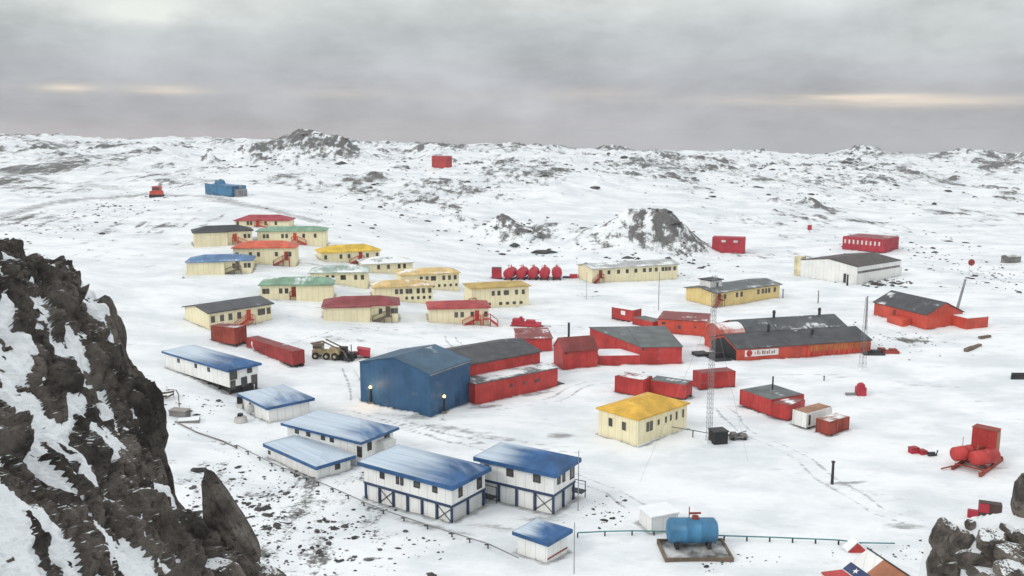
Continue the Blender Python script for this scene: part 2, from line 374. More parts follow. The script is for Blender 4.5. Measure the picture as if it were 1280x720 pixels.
def bld(name, label, cat, fr, x0, x1, y0, y1, h, roof='gable', rh=1.0, wall='cream', rm=None, over=.35, thick=.16, wins=(), group=None,
        base=-1.5, frames=None, zlow=None, skirt=None, fascia=None):
    """one building: wall, roof, windows as children of an Empty at its base. local x runs along the facade, y away from the viewer"""
    L, D = x1 - x0, y1 - y0
    c = fr.pt((x0 + x1) / 2, (y0 + y1) / 2)
    root = empty(name, label, cat, (c[0], c[1], fr.z0), fr.rz, group)
    l, d = L / 2, D / 2; b = base if zlow is None else zlow
    w = MB(); r = MB(); t = thick; o = over
    if roof in ('gable', 'gabley'):
        hw, ax = (d, 'x') if roof == 'gable' else (l, 'y'); ln_ = l if roof == 'gable' else d
        w.prism([(-hw, b), (hw, b), (hw, h - .02), (0, h + rh - .03), (-hw, h - .02)], ax, -ln_, ln_)
        sl = rh / hw; e = h - o * sl
        r.prism([(-hw - o, e), (0, h + rh), (hw + o, e), (hw + o, e + t), (0, h + rh + t), (-hw - o, e + t)], ax, -ln_ - o, ln_ + o)
    elif roof == 'hip':
        w.box(-l, l, -d, d, b, h)
        k = min(d, l) * .95; a = h - .03; e = a + t; X, Y = l + o, d + o
        if l >= d: rg = [(-l + k, 0, h + rh), (l - k, 0, h + rh)]
        else: rg = [(0, -d + k, h + rh), (0, d - k, h + rh)]
        vs = [(-X, -Y, a), (X, -Y, a), (X, Y, a), (-X, Y, a), (-X, -Y, e), (X, -Y, e), (X, Y, e), (-X, Y, e)] + rg
        fs = [(3, 2, 1, 0), (0, 1, 5, 4), (1, 2, 6, 5), (2, 3, 7, 6), (3, 0, 4, 7)]
        fs += [(4, 5, 9, 8), (5, 6, 9), (6, 7, 8, 9), (7, 4, 8)] if l >= d else [(4, 5, 8), (5, 6, 9, 8), (6, 7, 9), (7, 4, 8, 9)]
        r.add(vs, fs)
    elif roof == 'shed':                  # front eave at h, rises by rh towards the back
        w.prism([(-d, b), (d, b), (d, h + rh - .02), (-d, h - .02)], 'x', -l, l)
        s = rh / D
        r.prism([(-d - o, h - o * s), (d + o, h + rh + o * s), (d + o, h + rh + o * s + t), (-d - o, h - o * s + t)], 'x', -l - o, l + o)
    elif roof == 'flat':
        w.box(-l, l, -d, d, b, h); r.box(-l - o, l + o, -d - o, d + o, h - .03, h + t)
    w.build('wall', M[wall], root); r.build('roof', rm, root)
    if fascia:
        mb = MB(); q = .03
        X, Y = l + o + q, d + o + q
        mb.box(-X, X, -Y, -Y + .06, h - .12, h + .14); mb.box(-X, X, Y - .06, Y, h - .12, h + .14)
        mb.box(-X, -X + .06, -Y + .062, Y - .062, h - .12, h + .14); mb.box(X - .06, X, -Y + .062, Y - .062, h - .12, h + .14)
        mb.build('fascia', M[fascia], root)
    for wn in wins:
        f, fx, zc, ww, wh = wn[:5]
        if f == 'f': loc, rz = ((-l + fx * L), -d, zc), 0
        elif f == 'r': loc, rz = (l, -d + fx * D, zc), R(90)
        else: loc, rz = (-l, -d + fx * D, zc), R(-90)
        wo = link('window', wmesh(ww, wh, 0), root, loc, rz)
        if frames: link('frame', fmesh(ww, wh, frames), wo)
    root['hw'] = (l, d, h); del root['hw']
    FOOT.append((c[0], c[1], fr.rz, l, d)); root_info = Fr(); root_info.o = root; root_info.l = l; root_info.d = d; root_info.h = h
    return root_info
def stairs(bi, x, side, col, w=1.1, run=2.6, zt=1.2, door=True, dcol=None):
    """porch: landing, steps running along the facade and rails; the door above it is its own part"""
    mb = MB(); y = -bi.d; s = side
    def bx(a, b, *r): mb.box(min(a, b), max(a, b), *r)
    bx(x - .8, x + .8, y - w, y - .01, zt - .12, zt)
    n = 5
    for k in range(n):
        a = x + s * (.8 + run * k / n); bx(a, a + s * run / n * 1.05, y - w, y - .012, zt - .12 - (k + 1) * zt / (n + .5), zt - .03 - (k + .9) * zt / (n + .5))
    for yy in (y - w + .05, y - .2):
        mb.tube((x - s * .8, yy, zt + 1), (x + s * .8, yy, zt + 1), .05, 5); mb.tube((x + s * .8, yy, zt + 1), (x + s * (.8 + run), yy, 1.0), .05, 5)
        for xx in (-.8, .8): mb.tube((x + xx, yy, -.8), (x + xx, yy, zt + 1), .06, 5)
        mb.tube((x + s * (.8 + run), yy, -.6), (x + s * (.8 + run), yy, 1.0), .06, 5)
        mb.hexa([(x + s * .8, yy - .04, zt - .5), (x + s * (.8 + run), yy - .04, -.5), (x + s * (.8 + run), yy + .04, -.5), (x + s * .8, yy + .04, zt - .5),
                 (x + s * .8, yy - .04, zt), (x + s * (.8 + run), yy - .04, .02), (x + s * (.8 + run), yy + .04, .02), (x + s * .8, yy + .04, zt)])
    mb.build('stairs', M[col], bi.o)
    if door:
        mb = MB(); mb.box(x - .48, x + .48, y - .07, y + .05, zt + .002, zt + 2.0); mb.build('door', M[dcol or col], bi.o)

# ------------------------------------------------------------------ village of cream houses on the slope
VG = 'cream walled houses on the snowy slope'
def wrow(fs, zc, w=.75, h=1.15, f='f'): return [(f, x, zc, w, h) for x in fs]
def house(label, A, B, ea, roof, snow=0, depth=7.5, rt='hip', rh=1.1, wx=(.06, .25, .31, .6, .8), st=None, wall='cream', step=None, seed=0, C=None, extra=(), over=.45, ww=.75, wh=1.15, zf=.62, group=VG, name='cream_house', stc='orange', thick=.2):
    fr = frame(A, B); D = fr.dep(C) if C else depth; h = fr.h(ea)
    ws = wrow(wx, h * zf, ww, wh) + list(extra)
    bi = bld(name, label, 'house', fr, 0, fr.L, 0, D, h, rt, rh, wall, roofm(roof, snow, seed), over, thick, ws, group)
    if step:      # the house is L-shaped: one bay stands forward of the facade
        a, b, fwd = step
        mb = MB(); xa, xb = -bi.l + a * fr.L, -bi.l + b * fr.L
        mb.box(xa, xb, -bi.d - fwd, -bi.d - .004, -1.5, h); mb.build('bay', M[wall], bi.o)
        rb = MB(); o = .35; rb.hexa([(xa - o, -bi.d - fwd - o, h - .02), (xb + o, -bi.d - fwd - o, h - .02), (xb + o, -bi.d - .47, h - .02), (xa - o, -bi.d - .47, h - .02),
                       (xa - o, -bi.d - fwd - o, h + .17), (xb + o, -bi.d - fwd - o, h + .17), (xb + o - .8, -bi.d - .47, h + .3), (xa - o + .8, -bi.d - .47, h + .3)])
        rb.build('bay_roof', roofm(roof, snow, seed), bi.o)
    if st: stairs(bi, -bi.l + st[0] * fr.L, st[1], stc, zt=h * .3, run=2.4)
    print(label[:34].ljust(36), 'L%.1f D%.1f h%.1f z%.1f y%.0f' % (fr.L, D, h, fr.z0, fr.a[1]))
    bi.fr = fr; return bi
house('cream house under a crimson red hip roof, topmost house on the slope', (294, 284), (361, 284), 276, 'crimson', .05, wx=(.05, .24, .3, .57, .76), st=(.42, 1), rh=1.6)
house('cream house under a black roof at the upper left of the village', (243, 308), (316, 305), 291, 'black', .12, wx=(.06, .11, .4, .68, .87, .94), rh=1.5, step=(0, .56, 1.6), st=(.7, 1))
house('cream house under a mid green roof right of the black roofed house', (322, 305), (407, 304), 289.5, 'green', .15, wx=(.1, .15, .37, .43, .68, .85), rh=1.1, st=(.55, 1))
house('cream house under an orange red roof with a wooden porch below its wall', (292, 331), (369, 330), 310.5, 'orange', .1, wx=(.06, .28, .41, .7, .92), rh=1.5, st=(.86, -1), stc='rust')
house('cream house under a light blue roof, lowest at the left of the upper rows', (235, 343), (315, 341), 327.5, 'lblue', .35, wx=(.05, .1, .43, .72, .9, .96), rh=1.3, step=(0, .58, 1.4), st=(.78, -1), stc='wood')
house('cream house under a bright yellow roof with dark red stairs', (403, 331), (475, 327), 316.5, 'yellow', .1, wx=(.06, .32, .46, .66, .78, .95), rh=1.6, st=(.66, -1), stc='darkred')
house('long cream house with a pale green snowy roof below the yellow roof', (388, 357), (459, 356), 341.5, 'pale', .62, wx=(.3, .4, .56, .6, .8, .92), rh=1.4, depth=8)
house('cream house with a grey snow covered roof right of the yellow roofed house', (455, 344), (516, 341), 331, 'lgrey', .85, wx=(.3, .5, .72, .83), rh=1.5, depth=9, zf=.7)
house('cream house under a sage green roof at the left, with a wooden porch', (326, 376), (416, 374), 357, 'green', .35, wx=(.05, .1, .28, .36, .62, .82), rh=1.3, st=(.46, 1), stc='rust', step=(.5, 1, 1.2), seed=4)
house('long two storey cream block with an amber roof, farthest of the amber blocks', (502, 364), (574, 360), 344.5, 'tan', .55, wx=(.34, .44, .53, .57, .73, .83, .93), rh=1.2, depth=7, zf=.72, extra=wrow((.55, .65, .75, .85, .95), .9, .6, .7))
house('long two storey cream block with an amber roof behind the dark red roof', (468, 379), (541, 376), 360, 'tan', .45, wx=(.38, .46, .56, .62, .75, .84, .95), rh=1.2, depth=7, zf=.7, extra=wrow((.55, .65, .75, .85, .95), .9, .6, .7), seed=2)
b_ = house('long two storey cream block with a mustard roof and brown stairs at its left end', (590, 386), (661, 382), 361, 'mustard', .12, wx=(.37, .47, .58, .62, .78, .9), rh=.9, depth=7.5, zf=.72, extra=wrow((.3, .5, .62, .74, .86), .9, .8, .7), seed=3)
stairs(b_, -b_.l + .12, -1, 'rust', zt=1.6, run=2.2, door=False)
house('cream house under a dark wine red roof, in front of the amber blocks', (405, 402.5), (498, 400), 383.5, 'wine', .1, wx=(.08, .15, .49, .76, .92, .97), rh=1.5, step=(0, .62, 1.5), st=(.86, -1), stc='wood', depth=8)
b_ = house('cream house under a bright red roof with a red porch and stairs', (537, 407), (611, 405), 386.5, 'red', .18, wx=(.45, .55, .72, .95), rh=1.1, depth=8, st=(.8, -1), stc='red', seed=2)
stairs(b_, b_.l - .5, 1, 'red', zt=1.3, run=1.6, door=False)
b_ = house('long cream house under a dark grey gable roof with an orange red porch', (262, 414), (340, 401), 391.5, 'grey', .2, C=(229, 406), rt='gable', rh=.9, wx=(.06, .2, .33, .47, .8, .86, .95), st=(.62, -1), seed=5, ww=.85, wh=1.3)
# long barracks further right
b_ = house('long low cream barracks with a thin grey roof and red stairs at its left end', (740, 355), (847, 348), 336.5, 'lgrey', .55, rt='gable', rh=.8, depth=9, wx=(.19, .3, .4, .5, .6, .67, .74, .82, .86, .9, .96), ww=.9, wh=1.1, zf=.72, group=None, name='barracks')
stairs(b_, -b_.l + 2.6, -1, 'rust', zt=1.7, run=1.8)
b_ = house('ochre yellow barracks with a dark roof carrying a small white watch cabin', (893, 384), (974, 372), 366.5, 'slate', .35, C=(861, 376), rt='gable', rh=.8, wx=(.07, .15, .33, .4, .66, .73, .78, .83, .92), wall='ochre', ww=.85, wh=1.2, zf=.66, group=None, name='barracks')
stairs(b_, -b_.l + 1.6, -1, 'rust', zt=1.7, run=1.6)
fr = b_.fr
mb = MB(); cx = -b_.l + .16 * fr.L; zt = b_.h + .5; mb.box(cx - 2.1, cx + 2.1, -1.6, 1.8, zt - .6, zt + 1.9); cab = mb.build('cabin', M['white'], b_.o)
mb = MB(); mb.box(cx - 2.4, cx + 2.4, -2, 2.2, zt + 1.89, zt + 2.1); mb.build('cabin_roof', M['dark'], cab)
mb = MB(); mb.box(cx + .1, cx + .8, -1.68, -1.55, zt - .1, zt + 1.4); mb.build('cabin_window', M['glass'], cab)

# ------------------------------------------------------------------ white walled, blue roofed buildings in front
WG = 'white buildings with snow dusted blue roofs'
def wb(label, A, B, C, ea, rh, snow, seed, wins=(), over=.45, thick=.35, base=-1.5, wall='white', rt='hip', zlow=None, lift=0, name='white_house'):
    fr = frame(A, B); D = fr.dep(C); h = fr.h(ea)
    bi = bld(name, label, 'house', fr, 0, fr.L, 0, D, h, rt, rh, wall, roofm('blue', snow, seed), over, thick, [(f, x, z * h, a, b) for f, x, z, a, b in wins], WG, frames='dark', zlow=zlow)
    print(label[:34].ljust(36), 'L%.1f D%.1f h%.1f z%.1f y%.0f' % (fr.L, D, h, fr.z0, fr.a[1]))
    bi.fr = fr; return bi
b_ = wb('white house raised on dark piles, blue roof half covered by snow, nearest the rock crag', (208, 463), (287, 488), (322, 479), 441, 1.3, .66, 1.0,
   [('f', .22, .78, .5, .5), ('f', .5, .78, .5, .5), ('f', .7, .78, .5, .5), ('r', .15, .74, 1.1, 1.2), ('r', .7, .84, .7, .8), ('r', .12, .25, .7, 1.2), ('r', .5, .28, .9, 1.4), ('r', .85, .28, .9, 1.4)], zlow=.45)
for ix in range(7):
    for iy in (0, 1, 2):
        mb = MB(); x = -b_.l + .3 + ix * (2 * b_.l - .6) / 6; y = -b_.d + .3 + iy * (b_.d - .3); mb.box(x - .15, x + .15, y - .15, y + .15, -1.2, .46); mb.build('pile', M['dark'], b_.o)
mb = MB(); mb.box(-b_.l + .5, b_.l - .5, -b_.d + .6, b_.d - .6, -1.2, .44); mb.build('underfloor_shade', M['black'], b_.o)  # black block stands in for the shade under the raised floor
wb('low white hut with a snowy roof edged blue, just below the raised house', (304, 512), (337, 529), (385, 517), 494.5, 1.3, .85, 2.3, [('f', .3, .6, .5, .5)], thick=.4, over=.6)
b3 = wb('white two part house with a mostly snowed blue roof behind the low annex', (360, 560), (452, 584), (501, 569), 531, 1.7, .92, 3.6,
   [('f', .14, .84, .5, .5), ('f', .3, .84, .5, .5), ('f', .5, .84, .5, .5), ('f', .62, .84, .5, .5), ('f', .98, .62, .6, 1.2), ('r', .25, .72, .6, .9), ('r', .8, .6, .8, 1.8)], over=.6)
mb = MB(); mb.box(b3.l - .3, b3.l + 1.4, -.2, 2.0, -1.2, b3.h * .8); mb.build('porch', M['lowwhite'], b3.o)
wb('low white annex with a flat snowy roof edged in blue, behind the pipeline', (336, 572), (397, 600), (433, 585), 558, 1.0, 1.6, 4.1, [('r', .6, .66, .55, .6), ('f', .02, .5, .3, .3)], over=.5, thick=.45)
def two_storey(label, A, B, C, ea, fl, snow, seed, wf, wr, nf, nr):
    fr = frame(A, B); D = fr.dep(C); h = fr.h(ea); zf = fr.h(fl)
    bi = bld('white_house', label, 'house', fr, 0, fr.L, 0, D, h, 'hip', 1.75, 'white', roofm('blue', snow, seed), .55, .5,
             [('f', x, zf + (h - zf) * .68, w, hh) for x, w, hh in wf] + [('r', x, zf + (h - zf) * .62, w, hh) for x, w, hh in wr], WG, frames='dark', zlow=zf)
    l, d = bi.l, bi.d
    mb = MB(); mb.box(-l + .25, l - .25, -d + .25, d - .25, -1.2, zf - .02); mb.build('ground_floor', M['lowwhite'], bi.o)
    mb = MB(); e = .06; mb.box(-l - e, l + e, -d - e, d + e, zf - .18, zf + .10); mb.build('floor_beam', M['blueband'], bi.o)
    for k in range(nf + 1):
        x = -l + .1 + k * (2 * l - .2) / nf; mb = MB(); mb.box(x - .11, x + .11, -d, -d + .22, -1.2, zf - .18); mb.build('post', M['blueband'], bi.o)
    for k in range(1, nr + 1):
        y = -d + .1 + k * (2 * d - .2) / nr; mb = MB(); mb.box(l - .22, l, y - .11, y + .11, -1.2, zf - .18); mb.build('post', M['blueband'], bi.o)
    bay = (2 * l - .2) / nf
    for k in ([nf - 1, 1] if nf > 4 else [nf - 1]):
        x = -l + .1 + k * bay; mb = MB()
        mb.tube((x, -d + .12, .1), (x + bay, -d + .12, zf - .3), .05, 5); mb.tube((x, -d + .14, zf - .3), (x + bay, -d + .14, .1), .05, 5); mb.build('brace', M['dark'], bi.o)
    for k in range(nf):
        x = -l + .1 + k * bay; mb = MB(); mb.box(x + .25, x + bay - .25, -d + .2, -d + .26, 0, zf - .35); mb.build('panel', M['white'], bi.o)
    print(label[:34].ljust(36), 'L%.1f D%.1f h%.1f zf%.1f' % (fr.L, D, h, zf)); bi.fr = fr; return bi
t1 = two_storey('two storey white house on blue posts, snow dusted blue roof, nearest the pipeline', (456, 624), (565, 656), (618, 636), 581, 602.5, .68, 6.2,
   [(.22, .5, .6), (.62, .7, .5), (.82, .5, .5), (.4, .25, .9), (.45, .25, .9)], [(.25, .5, 1.2), (.82, .75, 1.6)], 6, 2)
t2 = two_storey('two storey white house on blue posts, blue roof mostly bare, right of its twin', (600, 622), (692, 644), (736, 629), 575, 598.5, .46, 7.7,
   [(.42, .75, .7), (.78, .75, .7), (.1, .5, .5)], [(.22, .5, .7), (.45, .4, .9), (.85, .8, 1.5)], 4, 2)
for t in (t1, t2):   # outside landing at the far right corner
    mb = MB(); mb.box(t.l - 2.2, t.l + .9, t.d + .01, t.d + 1.2, .9, 1.02)
    for x in (t.l - 2.1, t.l + .8): mb.tube((x, t.d + 1.1, -.8), (x, t.d + 1.1, 2.1), .06, 5)
    mb.tube((t.l - 2.1, t.d + 1.1, 2.05), (t.l + .8, t.d + 1.1, 2.05), .05, 5); mb.build('landing', M['dark'], t.o)
h7 = wb('small white hut with a domed blue roof beside the pipeline, lowest in the picture', (647, 690), (684, 703), (718, 691), 668, 1.25, .55, 8.9, [], over=.4, thick=.4, name='white_hut')
mb = MB(); mb.box(h7.l + .005, h7.l + .05, -h7.d, h7.d, .25, .4); mb.build('trim_board', M['rust'], h7.o)
fr = frame((799, 656), (814, 669)); bx = bld('white_box_hut', 'small plain white box hut with a snowy flat roof beside the blue tank', 'hut', fr, 0, fr.L, 0, fr.dep((846, 663)), fr.h(635), 'shed', .1, 'white', M['snow'], .12, .15)
mb = MB(); mb.box(bx.l + .005, bx.l + .05, -bx.d, bx.d, .02, .16); mb.build('sill_board', M['wood'], bx.o)

# yellow roofed house in the middle
fr = frame((797, 558), (858, 536)); D = fr.dep((744, 548)) + .9; h = fr.h(525)
print('yellow', fr.L, D, h)
ye = bld('yellow_roof_house', 'cream house with a bright orange yellow hip roof in the middle foreground', 'house', fr, 0, fr.L, 0, D, h, 'hip', 1.5, 'cream', roofm('amber', .22, 1.5), .3, .22,
   [('f', .22, h * .62, 1.5, 1.4), ('f', .4, h * .66, .5, .8), ('f', .55, h * .66, .5, .9), ('f', .65, h * .68, .5, .9), ('f', .77, h * .68, .5, 1.2), ('f', .91, h * .68, .5, 1.2), ('l', .34, h * .62, .75, 1.2), ('l', .68, h * .62, .75, 1.2)], frames='cream')
mb = MB(); mb.prism([(-ye.d - .4, h + .22), (-ye.d + 2.6, h + 1.55), (-ye.d + 5.6, h + .22)], 'x', -ye.l + 1, -ye.l + 1.01) ; 
mb = MB(); mb.box(-ye.l - .12, ye.l + .12, -ye.d - .14, -ye.d - .01, -1, .18); mb.build('plinth', M['snow'], ye.o)

# ------------------------------------------------------------------ blue hangar, red hall, lean-to
fr = frame((451, 502), (538, 520)); D = fr.dep((589, 503)) + 1.1; h = fr.h(452.5); rhg = fr.h(447, fr.L / 2, 0) - h
print('hangar', fr.L, D, h, rhg)
hg = bld('blue_hangar', 'large plain blue steel hangar with a low gable roof, lamps at two of its walls', 'hangar', fr, 0, fr.L, 0, D, h, 'gabley', max(rhg, 1.2), 'blue', paint('blue_roof_steel', (.028, .088, .15), .5, .12, .2, .12, 0, 3), .12, .12)
mb = MB(); mb.box(hg.l - .02, hg.l + .12, -hg.d, hg.d, hg.h - .25, hg.h + .05); mb.build('gutter', M['grey'], hg.o)
mb = MB(); mb.box(hg.l - .1, hg.l + .03, hg.d - 4, hg.d - 2.8, 0, 2.2); mb.build('door', paint('dark_blue_door', (.015, .06, .15)), hg.o)
fh = frame((592, 505.5), (697, 483)); LW = 4.2; he = 5.2
x2 = fh.xof((676, 440), fh.z0 + he); hw = 11.5
print('hall', fh.L, x2)
hall = bld('red_hall', 'long red hall with a dark grey roof joined to the back of the blue hangar', 'hall', fh, -1.5, x2, LW + .02, LW + hw, he, 'gable', 1.3, 'red', roofm('dgrey', .05, 2), .25, .15)
hl = fh.h(481, 0, 0)
la = bld('red_annex', 'low red lean-to annex with snow on its roof along the front of the red hall', 'annex', fh, .35, fh.L, 0, LW, hl, 'flat', .3, 'red', roofm('slate', .72, 6), .12, .14,
   [('f', y, hl * .55, .5, .5) for y in (.42, .58, .72, .76)])
mb = MB(); mb.box(la.l + .16, la.l + 1.6, -la.d, la.d + .1, -.5, .25); mb.build('step', M['dark'], la.o)  # dark slab standing in for the shade beneath the annex's right end
# small reddish buildings beyond
fr = frame((648, 440), (690, 439)); bld('red_shed', 'low red shed with a thin snowy roof showing behind the red hall', 'shed', fr, 0, fr.L, 0, 7, fr.h(424), 'shed', .5, 'red', roofm('darkred', .45), .2, .15)
fr = frame((704, 463.5), (747, 460)); h = fr.h(440)
hut = bld('red_hut', 'red gabled hut with a red roof and a thin dark chimney', 'hut', fr, 0, fr.L, 0, fr.dep((683, 456)), h, 'gable', 2.0, 'red', roofm('darkred', .06, 1), .12, .12, [('f', .08, h * .9, .3, .3)])
mb = MB(); mb.tube((-1.2, .4, h + 1), (-1.2, .4, h + 4.6), .22, 8); mb.build('chimney', M['dark'], hut.o)
fr = frame((801, 457.5), (852, 456.5)); h = fr.h(434.5)
wsh = bld('red_workshop', 'wide red workshop with a grey sloping roof and a tall red side wall', 'workshop', fr, 0, fr.L, 0, fr.dep((737, 437)), h, 'shed', .9, 'red', roofm('slate', .12, 4), .15, .16, [('f', .05, h * .9, .4, .4)])
xc = fr.xof((737, 437)) - fr.L / 2; l, d, hh = wsh.l, wsh.d, wsh.h
print('workshop bay', xc, l, d)
mb = MB(); mb.add([(-l - .01, -d, -1), (-l - .01, d, -1), (xc, d, -1), (-l - .01, -d, hh - .02), (-l - .01, d, hh + .88), (xc, d, hh + .88)], [(2, 1, 0), (3, 4, 5), (0, 3, 5, 2), (0, 1, 4, 3), (1, 2, 5, 4)]); sb_ = mb.build('side_bay', M['red'], wsh.o)
mb = MB(); mb.add([(-l - .2, -d + .1, hh + .01), (-l - .2, d + .1, hh + .92), (xc - .2, d + .1, hh + .92), (-l - .2, -d + .1, hh + .17), (-l - .2, d + .1, hh + 1.08), (xc - .2, d + .1, hh + 1.08)], [(2, 1, 0), (3, 4, 5), (0, 3, 5, 2), (0, 1, 4, 3), (1, 2, 5, 4)]); mb.build('bay_roof', roofm('slate', .12, 4), sb_)
L0 = fr.xof((747, 457.5))
ex = bld('red_low_extension', 'low red extension with a snow filled flat roof at the left of the red workshop', 'annex', fr, L0, -.03, 0.1, 5.5, fr.h(444.5), 'flat', .2, 'red', M['snow'], -.2, .1)
mb = MB(); mb.hexa([(-ex.l + .2, ex.d - .5, 0), (-ex.l + .9, ex.d - .5, 0), (-ex.l + .9, ex.d + 3, 0), (-ex.l + .2, ex.d + 3, 0), (-ex.l - 1.6, ex.d - .5, ex.h + 2.4), (-ex.l - .9, ex.d - .5, ex.h + 2.4), (-ex.l - .9, ex.d + 3, ex.h + 2.4), (-ex.l - 1.6, ex.d + 3, ex.h + 2.4)]); mb.build('chute', M['white'], ex.o)

# ------------------------------------------------------------------ pair of long red hangars on the right
fr = frame((921, 452), (1088, 440)); D = 10.5; h = fr.h(436.5)
print('R7', fr.L, D, h)
rr = bld('red_hangar', 'long red hangar with a dark grey roof, open black end and a white sign board', 'hangar', fr, 0, fr.L, 0, D, h, 'gable', 1.6, 'orange', roofm('dgrey', .16, 3), .2, .14)
l, d = rr.l, rr.d
mb = MB(); mb.prism([(-d + .3, -.4), (d - .3, -.4), (d - .3, h - .4), (0, h + 1.15), (-d + .3, h - .4)], 'x', -l - .04, -l + .02); mb.build('doorway_shade', M['black'], rr.o)  # black slab over the solid gable stands in for the unlit interior
mb = MB(); mb.box(-l + 1.6, -l + 8.6, -d - .06, -d - .01, h * .34, h * .86); sg = mb.build('sign_board', M['white'], rr.o)
mb = MB()
mb.add([(-l + 2.5 + .62 * math.cos(k * math.pi / 8), -d - .075, h * .6 + .62 * math.sin(k * math.pi / 8)) for k in range(16)], [tuple(range(16))]); mb.build('emblem', M['red'], sg)
mb = MB()
for k in range(9): x = -l + 3.6 + k * .5; mb.box(x, x + (.26, .36, .2, .4)[k % 4], -d - .075, -d - .064, h * .47, h * .47 + (.55, .8, .5, .7, .62)[k % 5])
mb.build('lettering', paint('faded_lettering', (.52, .30, .24)), sg)
for k in range(13):
    x = -l + (.52 + .46 * k / 12) * fr.L; mb = MB(); mb.box(x - .16, x + .16, -d - .22, -d + .02, -.6, h - .35); mb.build('buttress', M['orange'], rr.o)
    if k < 12:
        mb = MB(); mb.box(x + .6, x + 1.5, -d - .05, -d + .02, .9, 2.1); mb.build('window', paint('yellowed_pane', (.40, .24, .06)), rr.o)
def vent(bi, x, y, z, hgt=1.3, r=.4):
    mb = MB(); mb.tube((x, y, z - .5), (x, y, z + hgt * .6), r * .7, 8); mb.tube((x, y, z + hgt * .6), (x, y, z + hgt), r, 8, r * .6); mb.build('roof_vent', M['dark'], bi.o)
vent(rr, -l + .33 * fr.L, 0, h + 1.9); vent(rr, -l + .62 * fr.L, -2, h + 1.3, .9)
mb = MB(); mb.box(-l - 4, -l - .3, -d + .6, d - 2.5, -.3, .10); mb.box(-l - 5.5, -l - 3, -d + 5, d - 3, -.3, .6); mb.box(-l - 2.6, -l - .9, -d + 3.4, -d + 4.6, .102, .9); mb.build('loading_ramp', M['dark'], rr.o)
yb = D + 1.0
x1 = fr.xof((1056, 409), fr.z0 + h); x0 = fr.xof((915, 420), fr.z0 + h - 1)
print('R8', x0, x1)
r8 = bld('red_hangar', 'second long red hangar with a grey roof, behind the one with the sign', 'hangar', fr, x0, x1, yb, yb + D * .85, h + .3, 'gable', 1.6, 'red', roofm('grey', .36, 7), .2, .14)
for f_ in (.42, .86): vent(r8, -r8.l + f_ * 2 * r8.l, 0, r8.h + 1.9)
# rounded link between the hangars and the low red block to the left
fr2 = frame((822, 417), (882, 421)); h2 = fr2.h(399)
lk = bld('red_block', 'low orange red block with few small windows, left of the twin hangars', 'building', fr2, 0, fr2.L, 0, 7.5, h2, 'shed', .3, 'orange', roofm('darkred', .3, 2), .12, .14, [('f', .12, h2 * .75, .8, .5), ('f', .45, h2 * .55, .6, .8), ('f', .78, h2 * .6, .4, .5)])
pe = fr.pt(x0 - .5, D * .98)
mb = MB(); q = [(-3.2, -1)] + [(-3.2 + 0, h * .6)] + [(-3.2 + 6.4 * t / 10, h * .6 + 2.2 * math.sin(math.pi * (t / 10) * .5 + .0) * (1 - t / 30)) for t in range(11)] + [(3.2, -1)]
o = empty('arched_porch', 'orange red porch with a curved snowy roof at the left ends of the twin hangars', 'porch', (pe[0] - 3.0, pe[1], fr.z0), fr.rz)
ar = [(3.6 * math.cos(math.pi * t / 14), 1.2 + 3.6 * math.sin(math.pi * t / 14)) for t in range(15)]
mb = MB(); mb.prism([(3.6, -1)] + ar + [(-3.6, -1)], 'x', -2.6, 2.6); mb.build('wall', M['orange'], o)
mb = MB(); ar2 = [(p[0] * 1.05, 1.2 + (p[1] - 1.2) * 1.05) for p in ar]; mb.prism(ar2 + [(p[0] * 1.005, 1.2 + (p[1] - 1.2) * 1.005) for p in ar[::-1]], 'x', -2.7, 2.7); mb.build('roof', paint('porch_roof', (.5, .1, .05), .6, .1, .2, .85, 0, 2), o)
# orange building far right
fr = frame((1092, 394.5), (1157, 411.5)); D = fr.dep((1200, 407)); h = fr.h(377.5)
print('R11', fr.L, D, h)
r11 = bld('orange_building', 'bright orange red gabled building with a dark partly snowed roof at the right', 'building', fr, 0, fr.L, 0, D, h, 'gable', 2.3, 'orange', roofm('dgrey', .38, 1.4), .3, .15)
mb = MB(); mb.box(-r11.l + .38 * fr.L, -r11.l + .43 * fr.L, -r11.d - .06, -r11.d + .05, 0, h * .8); mb.build('door', M['rust'], r11.o)
mb = MB(); mb.box(r11.l + .01, r11.l + 3.8, r11.d - 2.5, r11.d + 3.4, -1, 2.6); an = mb.build('annex', M['orange'], r11.o)
mb = MB(); mb.box(r11.l + .03, r11.l + 3.95, r11.d - 2.6, r11.d + 3.5, 2.59, 2.75); mb.build('annex_roof', M['snow'], an)
mb = MB(); mb.box(-r11.l + .45 * fr.L, -r11.l + .75 * fr.L, -r11.d - 2.6, -r11.d - .01, -1, 1.5); mb.build('lean_to', M['orange'], r11.o)
# white hangar
fr = frame((1000, 346), (1070, 356)); D = fr.dep((1128, 347)); h = fr.h(325)
print('W', fr.L, D, h)
wh = bld('white_hangar', 'white hangar with a dark brown roof slope and grey strip under the eave', 'hangar', fr, 0, fr.L, 0, D, h, 'gabley', 1.3, 'white', roofm('brown', 0, 1), .15, .15)
mb = MB(); mb.box(wh.l + .005, wh.l + .07, -wh.d + .5, wh.d - .5, h * .62, h * .74); mb.build('eave_strip', M['stone'], wh.o)
mb = MB(); mb.box(-wh.l - 2.2, -wh.l - .01, -wh.d, -wh.d + 2.5, -1, h + .9); mb.build('stair_tower', paint('cream_tower', (.70, .62, .40)), wh.o)
mb = MB(); mb.box(wh.l - 4, wh.l - 3.2, -wh.d - .08, -wh.d + .05, 0, h * .55); mb.build('door', M['dark'], wh.o)
mb = MB(); mb.box(wh.l * .2, wh.l * .9, wh.d + .01, wh.d + 2.4, -1, h * .6); mb.build('annex', M['white'], wh.o)

